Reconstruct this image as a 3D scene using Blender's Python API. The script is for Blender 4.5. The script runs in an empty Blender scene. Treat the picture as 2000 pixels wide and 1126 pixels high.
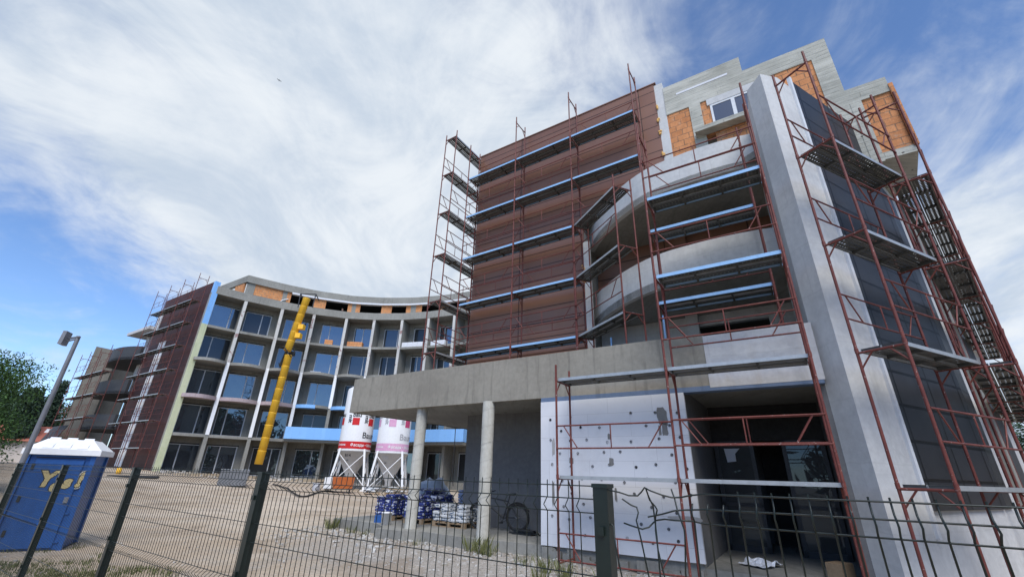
import bpy, bmesh, math, random
from math import sin, cos, radians as R, pi, hypot, atan2, sqrt
from mathutils import Vector, Matrix, noise
random.seed(7)
SC = bpy.context.scene
COL = SC.collection

# ------------------------------------------------------------------ camera
EYE = 1.65
PITCH, ROLL, FPX = R(23.635), R(1.609), 834.36
U0 = Vector((0, -sin(PITCH), cos(PITCH))); X0 = Vector((1, 0, 0)); FW = Vector((0, cos(PITCH), sin(PITCH)))
RT = cos(ROLL) * X0 + sin(ROLL) * U0
UP = -sin(ROLL) * X0 + cos(ROLL) * U0
cam = bpy.data.cameras.new('camera'); cam.sensor_width = 36; cam.lens = 36 * FPX / 2000
cam.clip_start = 0.05; cam.clip_end = 4000
co = bpy.data.objects.new('camera', cam); COL.objects.link(co)
co.matrix_world = Matrix(((RT.x, UP.x, -FW.x, 0), (RT.y, UP.y, -FW.y, 0), (RT.z, UP.z, -FW.z, EYE), (0, 0, 0, 1)))
SC.camera = co

# ------------------------------------------------------------------ light
SUN_AZ, SUN_EL = 172, 54
sun = bpy.data.lights.new('sun', 'SUN'); sun.energy = 2.2; sun.angle = R(40); sun.color = (1, .96, .9)
so = bpy.data.objects.new('sun', sun); COL.objects.link(so)
sd_ = Vector((sin(R(SUN_AZ)) * cos(R(SUN_EL)), cos(R(SUN_AZ)) * cos(R(SUN_EL)), sin(R(SUN_EL))))
so.rotation_euler = sd_.to_track_quat('Z', 'Y').to_euler()
SC.view_settings.view_transform = 'Standard'; SC.view_settings.look = 'None'
SC.view_settings.exposure = 0.82; SC.view_settings.gamma = 1.0

class NT:
    """small node-tree helper"""
    def __init__(s, tree): s.t = tree; s.n = tree.nodes; s.l = tree.links
    def node(s, kind, **kw):
        n = s.n.new(kind)
        for k, v in kw.items():
            if k.startswith('_'): setattr(n, k[1:], v)
        return n
    def put(s, sock, v):
        if isinstance(v, bpy.types.NodeSocket): s.l.new(v, sock)
        elif isinstance(v, (tuple, list)) and sock.type == 'RGBA' and len(v) == 3: sock.default_value = (*v, 1)
        else: sock.default_value = v
    def math(s, op, a, b=None, c=None, clamp=False):
        n = s.n.new('ShaderNodeMath'); n.operation = op; n.use_clamp = clamp
        s.put(n.inputs[0], a)
        if b is not None: s.put(n.inputs[1], b)
        if c is not None: s.put(n.inputs[2], c)
        return n.outputs[0]
    def vec(s, op, a, b=None):
        n = s.n.new('ShaderNodeVectorMath'); n.operation = op; s.put(n.inputs[0], a)
        if b is not None: s.put(n.inputs[1], b)
        return n.outputs['Value'] if op in ('DOT_PRODUCT', 'LENGTH') else n.outputs[0]
    def mix(s, f, a, b, mode='MIX'):
        n = s.n.new('ShaderNodeMix'); n.data_type = 'RGBA'; n.blend_type = mode
        s.put(n.inputs[0], f); s.put(n.inputs[6], a); s.put(n.inputs[7], b); return n.outputs[2]
    def ramp(s, f, lo, hi):
        n = s.n.new('ShaderNodeMapRange'); n.interpolation_type = 'SMOOTHSTEP'
        s.put(n.inputs[0], f); n.inputs[1].default_value = lo; n.inputs[2].default_value = hi; return n.outputs[0]
    def noise(s, vec, scale, detail=4, rough=.55, dist=0., out=0):
        n = s.n.new('ShaderNodeTexNoise'); s.put(n.inputs['Vector'], vec)
        n.inputs['Scale'].default_value = scale; n.inputs['Detail'].default_value = detail
        n.inputs['Roughness'].default_value = rough; n.inputs['Distortion'].default_value = dist
        return n.outputs[out]
    def mapping(s, vec, scale=(1, 1, 1), rot=(0, 0, 0), loc=(0, 0, 0)):
        n = s.n.new('ShaderNodeMapping'); s.put(n.inputs[0], vec)
        n.inputs['Scale'].default_value = scale; n.inputs['Rotation'].default_value = rot; n.inputs['Location'].default_value = loc
        return n.outputs[0]

def build_world():
    w = bpy.data.worlds.new('World'); SC.world = w; w.use_nodes = True
    T = NT(w.node_tree); T.n.clear()
    sky = T.n.new('ShaderNodeTexSky'); sky.sky_type = 'NISHITA'; sky.sun_disc = False
    sky.sun_elevation = R(SUN_EL); sky.sun_rotation = R(SUN_AZ); sky.air_density = .8; sky.dust_density = .1; sky.ozone_density = 3.5
    d = T.n.new('ShaderNodeTexCoord').outputs['Generated']
    sep = T.n.new('ShaderNodeSeparateXYZ'); T.put(sep.inputs[0], d)
    zz = T.math('ADD', T.math('MAXIMUM', sep.outputs[2], 0.0), .32)
    cmb = T.n.new('ShaderNodeCombineXYZ'); T.put(cmb.inputs[0], T.math('DIVIDE', sep.outputs[0], zz)); T.put(cmb.inputs[1], T.math('DIVIDE', sep.outputs[1], zz))
    P = cmb.outputs[0]
    # where the sheet of cirrus lies: lobes by direction
    def lobe(v, lo, hi): return T.ramp(T.vec('DOT_PRODUCT', d, v), lo, hi)
    b = T.math('MULTIPLY', lobe((-.52, .70, .49), .55, .97), .38)
    b = T.math('ADD', b, T.math('MULTIPLY', lobe((-.20, .80, .57), .80, .99), .10))
    b = T.math('SUBTRACT', b, T.math('MULTIPLY', lobe((-.765, .62, .165), .93, .995), .55))
    b = T.math('ADD', b, T.math('MULTIPLY', lobe((.78, .57, .25), .96, 1.0), .42))
    b = T.math('SUBTRACT', b, T.math('MULTIPLY', lobe((.62, .50, .60), .80, .98), .12))
    b = T.math('SUBTRACT', b, T.math('MULTIPLY', lobe((-.15, -.86, .48), -.1, .8), .42))
    m1 = T.mapping(P, (1.0, .95, 1), (0, 0, R(-35)))
    n1 = T.noise(m1, 1.5, 7, .56, .8)
    n2 = T.noise(T.mapping(P, (1.0, .85, 1), (0, 0, R(-28)), (3, 1, 0)), 5.0, 6, .6, .9)
    n3 = T.noise(P, 14.0, 4, .6, .3)
    n5 = T.noise(T.mapping(P, (1.1, 1.0, 1), (0, 0, R(-40)), (1, 5, 0)), 2.4, 8, .62, 2.2)
    n = T.math('ADD', T.math('MULTIPLY', n1, .40), T.math('ADD', T.math('MULTIPLY', n5, .30), T.math('ADD', T.math('MULTIPLY', n2, .20), T.math('MULTIPLY', n3, .10))))
    n = T.math('MULTIPLY_ADD', n, 1.9, -.45)
    dens = T.ramp(T.math('ADD', n, b), .24, .90)
    n4 = T.noise(T.mapping(P, (1.1, .8, 1), (0, 0, R(-34)), (7, 2, 0)), 2.0, 7, .6, .9)
    white = T.mix(T.ramp(T.math('ADD', T.math('MULTIPLY', n4, .7), T.math('MULTIPLY', n5, .3)), .36, .62), (4.1, 4.75, 5.6), (6.1, 6.45, 6.8))
    col = T.mix(T.math('MULTIPLY', dens, .97), T.mix(1.0, sky.outputs[0], (1.3, 1.42, 1.55), 'MULTIPLY'), white)
    bg = T.n.new('ShaderNodeBackground'); T.put(bg.inputs[0], col); bg.inputs[1].default_value = .08
    out = T.n.new('ShaderNodeOutputWorld'); T.l.new(bg.outputs[0], out.inputs[0])
build_world()

# ------------------------------------------------------------------ materials
def mat(name, base=(.5, .5, .5), rough=.8, metal=0., spec=None, fn=None):
    m = bpy.data.materials.new(name); m.use_nodes = True
    T = NT(m.node_tree); p = T.n['Principled BSDF']
    p.inputs['Base Color'].default_value = (*base, 1); p.inputs['Roughness'].default_value = rough; p.inputs['Metallic'].default_value = metal
    if spec is not None: p.inputs['Specular IOR Level'].default_value = spec
    if fn: fn(T, p)
    return m
def objco(T): return T.n.new('ShaderNodeTexCoord').outputs['Object']
def uvco(T): return T.n.new('ShaderNodeTexCoord').outputs['UV']
def bump(T, p, h, strength=.3, dist=.02):
    b = T.n.new('ShaderNodeBump'); b.inputs['Strength'].default_value = strength; b.inputs['Distance'].default_value = dist
    T.put(b.inputs['Height'], h); T.l.new(b.outputs[0], p.inputs['Normal'])

def mottled(name, a, b, rough=.85, big=.5, small=9., streak=0.25, c=None, bmp=.25, dark=None, darkamt=.0, metal=0., spec=.3, laps=0):
    """two-tone surface: clouds, fine grain and vertical run marks"""
    def fn(T, p):
        o = objco(T); u = uvco(T)
        f = T.math('ADD', T.math('MULTIPLY', T.noise(o, big, 5, .6), .55), T.math('MULTIPLY', T.noise(o, small, 5, .65), .45))
        col = T.mix(T.ramp(f, .33, .67), a, b)
        if streak:
            s = T.noise(T.mapping(u, (2.6, .22, 1)), 2.2, 5, .62)
            col = T.mix(T.math('MULTIPLY', T.ramp(s, .5, .72), streak), col, dark or tuple(x * .55 for x in a))
        if laps:
            br = T.n.new('ShaderNodeTexBrick'); T.put(br.inputs['Vector'], T.vec('ADD', u, T.vec('MULTIPLY', T.noise(o, 2.5, 3, .6, 0, 1), (.10, .10, 0)))); br.inputs['Scale'].default_value = 1
            br.inputs['Brick Width'].default_value = 2.3; br.inputs['Row Height'].default_value = 1.02; br.inputs['Mortar Size'].default_value = .02; br.inputs['Mortar Smooth'].default_value = 1.
            br.inputs['Color1'].default_value = (.9, .9, .9, 1); br.inputs['Color2'].default_value = (1, 1, 1, 1); br.inputs['Mortar'].default_value = (.80, .80, .80, 1)
            col = T.mix(laps, col, br.outputs['Color'], 'MULTIPLY')
            col = T.mix(T.math('MULTIPLY', T.ramp(T.noise(T.mapping(u, (.5, 2.2, 1)), 1.4, 6, .65, 1.2), .54, .68), .2), col, tuple(x * .72 for x in a))
        if c:
            col = T.mix(T.ramp(T.noise(o, big * 2.7, 4, .6, 1.), .57, .63), col, c)
        T.put(p.inputs['Base Color'], col)
        T.put(p.inputs['Roughness'], T.math('ADD', T.math('MULTIPLY', f, .15), rough - .08))
        if bmp: bump(T, p, T.noise(o, small * 3, 6, .7), bmp, .015)
    return mat(name, a, rough, metal, spec, fn)

M = {}
M['concrete'] = mottled('concrete', (.205, .20, .18), (.30, .295, .268), streak=.4)
M['render_damp'] = mottled('render_damp', (.225, .208, .175), (.305, .285, .24), streak=.55, big=.7)
M['plaster'] = mottled('plaster', (.48, .485, .485), (.60, .605, .60), big=.9, laps=.5, streak=.2, dark=(.40, .40, .38), bmp=.12)
M['plaster_new'] = mottled('plaster_new', (.45, .45, .46), (.58, .58, .58), big=.8, laps=.5, streak=.4, dark=(.42, .38, .33), bmp=.12)
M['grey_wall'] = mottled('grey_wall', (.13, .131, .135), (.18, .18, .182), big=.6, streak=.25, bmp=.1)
M['dark_interior'] = mottled('dark_interior', (.03, .03, .032), (.055, .055, .055), streak=.2)  # room shade put into the base colour; the interiors are raw concrete
M['col_concrete'] = mottled('col_concrete', (.40, .39, .34), (.54, .53, .48), big=1.2, streak=.35, bmp=.3)

def boards(T, p):   # raw shuttered concrete with board lines and tie marks
    o = objco(T); u = uvco(T)
    f = T.math('ADD', T.math('MULTIPLY', T.noise(o, .9, 5, .6), .5), T.math('MULTIPLY', T.noise(T.mapping(u, (.5, 6, 1)), 3, 6, .7), .5))
    col = T.mix(T.ramp(f, .35, .65), (.30, .30, .262), (.48, .475, .42))
    br = T.n.new('ShaderNodeTexBrick'); T.put(br.inputs['Vector'], u); br.offset = .35
    br.inputs['Scale'].default_value = 1; br.inputs['Brick Width'].default_value = 5.3; br.inputs['Row Height'].default_value = .155
    br.inputs['Mortar Size'].default_value = .011; br.inputs['Mortar Smooth'].default_value = .3
    col = T.mix(T.math('MULTIPLY', br.outputs['Fac'], T.math('MULTIPLY', T.ramp(T.noise(o, 1.7, 3, .6), .35, .65), .6)), col, (.12, .118, .10))
    sp = T.ramp(T.noise(T.mapping(u, (1.6, 2.4, 1)), 3.2, 3, .8), .66, .70)
    col = T.mix(T.math('MULTIPLY', sp, .6), col, (.15, .14, .12))
    vo = T.n.new('ShaderNodeTexVoronoi'); T.put(vo.inputs['Vector'], T.mapping(u, (1.6, 2.6, 1))); vo.inputs['Scale'].default_value = 1.; vo.inputs['Randomness'].default_value = .35
    col = T.mix(T.math('LESS_THAN', vo.outputs['Distance'], .055), col, (.07, .065, .06))
    col = T.mix(T.math('MULTIPLY', T.ramp(T.noise(T.mapping(u, (.35, 1.6, 1)), 1.3, 6, .6, 1.), .5, .66), .45), col, (.62, .61, .54))
    T.put(p.inputs['Base Color'], col); bump(T, p, T.math('SUBTRACT', T.noise(o, 30, 5, .7), br.outputs['Fac']), .35, .02)
M['board_concrete'] = mat('board_concrete', rough=.9, spec=.25, fn=boards)

def brickfn(w, h, c1, c2, mo, msz=.013):
    def fn(T, p):
        u = uvco(T); o = objco(T)
        br = T.n.new('ShaderNodeTexBrick'); T.put(br.inputs['Vector'], u)
        br.inputs['Scale'].default_value = 1; br.inputs['Brick Width'].default_value = w; br.inputs['Row Height'].default_value = h
        br.inputs['Mortar Size'].default_value = msz; br.inputs['Mortar Smooth'].default_value = .25; br.inputs['Bias'].default_value = -.1
        br.inputs['Color1'].default_value = (*c1, 1); br.inputs['Color2'].default_value = (*c2, 1); br.inputs['Mortar'].default_value = (*mo, 1)
        col = T.mix(T.math('MULTIPLY', T.ramp(T.noise(o, 5, 6, .7), .4, .7), .5), br.outputs['Color'], tuple(x * 1.35 for x in c1))
        col = T.mix(T.math('MULTIPLY', T.ramp(T.noise(T.mapping(u, (14, 1.5, 1)), 3, 2, .5), .5, .6), .18), col, tuple(x * .6 for x in c2))
        col = T.mix(T.math('MULTIPLY', T.ramp(T.noise(o, 2.1, 5, .7), .56, .72), .45), col, (.48, .40, .31))
        T.put(p.inputs['Base Color'], col); bump(T, p, T.math('SUBTRACT', T.math('MULTIPLY', T.noise(o, 26, 4, .6), .4), br.outputs['Fac']), .7, .02)
    return fn
M['brick'] = mat('brick', rough=.9, spec=.2, fn=brickfn(.37, .235, (.56, .25, .11), (.44, .18, .075), (.19, .13, .09)))
M['brick_far'] = mat('brick_far', rough=.9, spec=.2, fn=brickfn(.5, .25, (.60, .27, .11), (.50, .20, .08), (.32, .22, .15), .02))

def panelfn(c1, c2, w, h, seam, rough, off=.0, ms=.018):
    def fn(T, p):
        u = uvco(T); o = objco(T)
        br = T.n.new('ShaderNodeTexBrick'); T.put(br.inputs['Vector'], T.mapping(u, loc=(off, .1, 0))); br.offset = 0
        br.inputs['Scale'].default_value = 1; br.inputs['Brick Width'].default_value = w; br.inputs['Row Height'].default_value = h
        br.inputs['Mortar Size'].default_value = ms; br.inputs['Mortar Smooth'].default_value = .15
        br.inputs['Color1'].default_value = (*c1, 1); br.inputs['Color2'].default_value = (*c2, 1); br.inputs['Mortar'].default_value = (*seam, 1)
        col = T.mix(T.math('MULTIPLY', T.ramp(T.noise(T.mapping(u, (2.2, .16, 1)), 2, 5, .6),   .5, .75), .12), br.outputs['Color'], tuple(x * .6 for x in c2))
        T.put(p.inputs['Base Color'], col)
        T.put(p.inputs['Roughness'], T.math('ADD', T.math('MULTIPLY', T.noise(o, 1.3, 4, .6), .16), rough - .08))
        bump(T, p, T.math('SUBTRACT', T.math('MULTIPLY', T.noise(T.mapping(u, (.6, .9, 1)), 1.1, 2, .4), 1.2), br.outputs['Fac']), .2, .02)
    return fn
M['brown_panel'] = mat('brown_panel', rough=.3, metal=.35, spec=.5, fn=panelfn((.26, .134, .088), (.235, .118, .078), 2.62, .565, (.05, .024, .018), .36))
M['dark_panel'] = mat('dark_panel', rough=.5, metal=0., spec=.2, fn=panelfn((.034, .036, .042), (.026, .028, .033), 1.42, .62, (.004, .004, .005), .46, 0, .03))
M['oxblood_panel'] = mat('oxblood_panel', rough=.5, metal=.1, spec=.3, fn=panelfn((.062, .017, .015), (.050, .014, .012), 1.5, .6, (.010, .004, .004), .55))
M['charcoal'] = mottled('charcoal', (.035, .037, .042), (.055, .057, .062), streak=.1, rough=.6)

def epsfn(c1, c2, w=1.0, h=.5):
    def fn(T, p):
        u = uvco(T); o = objco(T)
        br = T.n.new('ShaderNodeTexBrick'); T.put(br.inputs['Vector'], u); br.inputs['Scale'].default_value = 1
        br.inputs['Brick Width'].default_value = w; br.inputs['Row Height'].default_value = h; br.inputs['Mortar Size'].default_value = .003
        br.inputs['Mortar Smooth'].default_value = .4
        br.inputs['Color1'].default_value = (*c1, 1); br.inputs['Color2'].default_value = (*c2, 1); br.inputs['Mortar'].default_value = (*[x * .62 for x in c1], 1)
        col = T.mix(T.math('MULTIPLY', T.ramp(T.noise(o, 1.6, 6, .7), .48, .75), .22), br.outputs['Color'], tuple(x * .6 for x in c2))
        T.put(p.inputs['Base Color'], col); bump(T, p, T.noise(o, 60, 3, .6), .12, .01)
    return fn
M['white_board'] = mat('white_board', rough=.8, spec=.3, fn=epsfn((.68, .69, .72), (.64, .655, .69)))
M['blue_board'] = mat('blue_board', rough=.6, spec=.3, fn=epsfn((.20, .43, .80), (.24, .48, .84), .6, 1.3))
M['slate_board'] = mottled('slate_board', (.10, .15, .24), (.15, .20, .30), streak=.3, small=6)
M['wing_grey'] = mottled('wing_grey', (.13, .12, .10), (.19, .175, .15), streak=.4)
M['pink_board'] = mottled('pink_board', (.34, .27, .28), (.44, .36, .36), streak=.3)
M['lime_strip'] = mottled('lime_strip', (.50, .54, .32), (.60, .62, .42), streak=.35, dark=(.25, .3, .25), small=5)
M['white_strip'] = mottled('white_strip', (.76, .77, .79), (.84, .85, .86), streak=.2, small=4)
M['bare_strip'] = mottled('bare_strip', (.45, .44, .42), (.58, .57, .54), streak=.3, c=(.30, .20, .19), small=6)
M['adhesive'] = mottled('adhesive', (.16, .155, .15), (.23, .225, .215), small=14)
M['foam'] = mottled('foam', (.70, .38, .10), (.80, .52, .2), small=20)
M['soil_stain'] = mottled('soil_stain', (.33, .32, .31), (.42, .41, .4), small=20)

def rustpaint(T, p):
    o = objco(T)
    col = T.mix(T.ramp(T.noise(o, 3, 4, .6), .35, .7), (.115, .027, .021), (.175, .047, .035))
    col = T.mix(T.math('MULTIPLY', T.ramp(T.noise(o, 22, 5, .75), .62, .66), .8), col, (.42, .36, .33))
    col = T.mix(T.math('MULTIPLY', T.ramp(T.noise(o, 9, 5, .7), .62, .72), .6), col, (.085, .03, .02))
    T.put(p.inputs['Base Color'], col)
M['scaffold_red'] = mat('scaffold_red', rough=.55, spec=.4, fn=rustpaint)
M['steel_blue_film'] = mottled('steel_blue_film', (.24, .44, .72), (.36, .56, .80), rough=.35, small=3, streak=.2, bmp=0, spec=.5)  # pale blue tone for upper deck lips and the terrace railing
M['galvanised'] = mottled('galvanised', (.34, .36, .37), (.48, .50, .51), rough=.45, metal=.5, small=7, streak=.2, bmp=0)

def deckfn(T, p):   # perforated steel plank, real holes
    u = uvco(T); o = objco(T)
    s = T.n.new('ShaderNodeSeparateXYZ'); T.put(s.inputs[0], u)
    def cell(v, size): return T.math('SUBTRACT', T.math('FRACT', T.math('DIVIDE', v, size)), .5)
    a = cell(s.outputs[0], .078); b = cell(s.outputs[1], .074)
    r = T.math('SQRT', T.math('ADD', T.math('POWER', T.math('MULTIPLY', a, .078), 2), T.math('POWER', T.math('MULTIPLY', b, .074), 2)))
    hole = T.math('LESS_THAN', r, .0165)
    # no holes along the plank edges
    e = T.math('ABSOLUTE', T.math('SUBTRACT', T.math('FRACT', T.math('DIVIDE', s.outputs[0], .312)), .5))
    hole = T.math('MULTIPLY', hole, T.math('LESS_THAN', e, .39))
    col = T.mix(T.ramp(T.noise(o, 4, 5, .7), .4, .7), (.075, .08, .076), (.135, .14, .135))
    col = T.mix(T.math('MULTIPLY', T.ramp(T.noise(o, 11, 4, .7), .62, .72), .35), col, (.28, .27, .25))
    T.put(p.inputs['Base Color'], col)
    tr = T.n.new('ShaderNodeBsdfTransparent'); mx = T.n.new('ShaderNodeMixShader')
    T.put(mx.inputs[0], hole); T.l.new(p.outputs[0], mx.inputs[1]); T.l.new(tr.outputs[0], mx.inputs[2])
    T.l.new(mx.outputs[0], T.n['Material Output'].inputs[0])
M['deck'] = mat('deck', rough=.55, metal=.25, spec=.4, fn=deckfn)
M['deck_rib'] = mottled('deck_rib', (.07, .073, .07), (.12, .125, .12), rough=.6, metal=.25, streak=.0, bmp=0)

def glassfn(inner, refl):
    def fn(T, p):
        o = objco(T)
        p.inputs['Base Color'].default_value = (*inner, 1); p.inputs['Roughness'].default_value = .5
        g = T.n.new('ShaderNodeBsdfGlossy'); g.inputs['Roughness'].default_value = .015; g.inputs['Color'].default_value = (.66, .82, 1, 1)
        b = T.n.new('ShaderNodeBump'); b.inputs['Strength'].default_value = .07; b.inputs['Distance'].default_value = .2
        T.put(b.inputs['Height'], T.noise(o, .6, 2, .5)); T.l.new(b.outputs[0], g.inputs['Normal'])
        fr = T.n.new('ShaderNodeFresnel'); fr.inputs['IOR'].default_value = 1.5
        mx = T.n.new('ShaderNodeMixShader'); T.put(mx.inputs[0], T.math('ADD', T.math('MULTIPLY', fr.outputs[0], .8), T.math('MULTIPLY', T.math('ADD', T.n.new('ShaderNodeObjectInfo').outputs['Random'], .35), refl * 1.2), clamp=True))
        T.l.new(p.outputs[0], mx.inputs[1]); T.l.new(g.outputs[0], mx.inputs[2]); T.l.new(mx.outputs[0], T.n['Material Output'].inputs[0])
    return fn
M['glass'] = mat('glass', fn=glassfn((.006, .007, .010), .12))
M['glass_dark'] = mat('glass_dark', fn=glassfn((.008, .009, .010), .008))
M['frame_white'] = mottled('frame_white', (.55, .57, .60), (.68, .70, .72), rough=.5, streak=.15, bmp=0)
M['frame_dark'] = mat('frame_dark', (.035, .037, .042), .45)
M['white_paint'] = mottled('white_paint', (.72, .73, .73), (.80, .80, .80), rough=.45, streak=.25, dark=(.5, .46, .4), bmp=0, spec=.5)
M['cone_grey'] = mottled('cone_grey', (.50, .50, .49), (.62, .62, .60), rough=.5, streak=.3, bmp=0)
M['sign_red'] = mottled('sign_red', (.52, .018, .02), (.62, .03, .03), rough=.45, streak=.1, bmp=0)
M['sign_black'] = mat('sign_black', (.02, .02, .022), .5)
M['faded_pink'] = mottled('faded_pink', (.62, .30, .48), (.70, .44, .58), rough=.55, streak=.3, dark=(.72, .6, .66), bmp=0)
M['faded_magenta'] = mottled('faded_magenta', (.50, .04, .14), (.56, .08, .18), rough=.5, streak=.2, bmp=0)
M['faded_grey'] = mat('faded_grey', (.38, .38, .40), .6)
M['yellow_plastic'] = mottled('yellow_plastic', (.86, .46, .022), (.90, .52, .04), rough=.45, streak=.3, dark=(.40, .20, .03), bmp=.05, spec=.5)
M['toilet_blue'] = mottled('toilet_blue', (.014, .075, .26), (.022, .10, .33), rough=.4, streak=.2, dark=(.03, .05, .12), bmp=.03, spec=.5)
M['toilet_roof'] = mottled('toilet_roof', (.74, .75, .75), (.82, .82, .82), rough=.5, streak=.1, bmp=0)
M['letter_gold'] = mat('letter_gold', (.52, .42, .20), .6)
M['letter_edge'] = mat('letter_edge', (.62, .62, .56), .6)
M['fence_green'] = mottled('fence_green', (.004, .009, .008), (.008, .016, .013), rough=.4, streak=0, bmp=0, spec=.5, small=20)
M['lamp_pole'] = mottled('lamp_pole', (.16, .165, .18), (.22, .225, .24), rough=.5, streak=.1, bmp=0, metal=.3)
M['lamp_glass'] = mat('lamp_glass', (.62, .63, .62), .3)
M['bag_blue'] = None
def bagfn(ca, cb, patch, s=1.0):
    def fn(T, p):
        o = objco(T); u = uvco(T)
        rnd = T.n.new('ShaderNodeObjectInfo').outputs['Random']
        sh = T.vec('ADD', u, T.n.new('ShaderNodeCombineXYZ').outputs[0])
        v = T.n.new('ShaderNodeCombineXYZ'); T.put(v.inputs[0], T.math('MULTIPLY', rnd, 37.)); T.put(v.inputs[1], T.math('MULTIPLY', rnd, 11.))
        q = T.vec('ADD', u, v.outputs[0])
        col = T.mix(T.ramp(T.noise(o, 9, 3, .6), .35, .65), ca, cb)
        n = T.noise(T.mapping(q, (1, 1.6, 1)), 5.5 * s, 1, .4)
        col = T.mix(T.ramp(n, .57, .60), col, patch)
        T.put(p.inputs['Base Color'], col); bump(T, p, T.noise(o, 16, 4, .6), .5, .03)
    return fn
M['bag_blue'] = mat('bag_blue', rough=.42, spec=.5, fn=bagfn((.018, .028, .16), (.03, .05, .24), (.62, .64, .70)))
M['bag_white'] = mat('bag_white', rough=.5, spec=.4, fn=bagfn((.56, .57, .57), (.68, .69, .69), (.10, .14, .20), 1.5))
M['bag_violet'] = mat('bag_violet', rough=.5, spec=.4, fn=bagfn((.40, .42, .58), (.55, .56, .66), (.12, .14, .36)))
M['pallet_wood'] = mottled('pallet_wood', (.26, .18, .11), (.38, .28, .18), streak=.4, small=14)
M['plank_wood'] = mottled('plank_wood', (.30, .23, .15), (.45, .37, .26), streak=.5, small=14)
M['tarp'] = mottled('tarp', (.48, .48, .50), (.62, .62, .64), rough=.5, streak=.3, bmp=.4)
M['orange_paint'] = mottled('orange_paint', (.42, .10, .025), (.52, .15, .04), rough=.45, streak=.35, dark=(.35, .25, .18), bmp=0)
M['black_rubber'] = mat('black_rubber', (.014, .014, .015), .75)
M['black_paint'] = mat('black_paint', (.02, .021, .023), .4)
M['steel'] = mat('steel', (.42, .42, .43), .35, .8)
M['grey_stack'] = mottled('grey_stack', (.13, .135, .145), (.19, .195, .205), streak=.35, small=5)
M['skin'] = mat('skin', (.42, .26, .19), .6)
M['shirt_red'] = mottled('shirt_red', (.085, .025, .03), (.12, .04, .045), streak=0)
M['hair'] = mat('hair', (.05, .03, .022), .7)
M['roof_tile'] = mottled('roof_tile', (.28, .085, .06), (.36, .13, .09), streak=.2, small=6)
M['house_wall'] = mottled('house_wall', (.45, .40, .36), (.55, .5, .45))
M['car_white'] = mottled('car_white', (.60, .61, .62), (.68, .69, .70), rough=.25, streak=0, bmp=0, spec=.6)
M['plastic_film'] = mat('plastic_film', (.66, .70, .78), .35)
M['rust_wire'] = mottled('rust_wire', (.11, .05, .03), (.18, .09, .05), streak=0, bmp=0)
def leafmat(name, a, b):
    def fn(T, p):
        col = T.mix(T.ramp(T.noise(objco(T), .9, 4, .6), .35, .65), a, b)
        T.put(p.inputs['Base Color'], T.mix(T.n.new('ShaderNodeNewGeometry').outputs['Random Per Island'], col, tuple(x * 1.5 for x in b)))
    return mat(name, a, .75, 0, .2, fn)
M['leaf_conifer'] = leafmat('leaf_conifer', (.018, .042, .012), (.04, .08, .022))
M['leaf_cypress'] = leafmat('leaf_cypress', (.012, .024, .016), (.024, .042, .026))
M['leaf_dark'] = leafmat('leaf_dark', (.014, .030, .016), (.032, .058, .028))
M['grass'] = leafmat('grass', (.065, .085, .03), (.12, .125, .05))
M['bark'] = mottled('bark', (.07, .05, .035), (.12, .09, .065), small=18)

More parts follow.
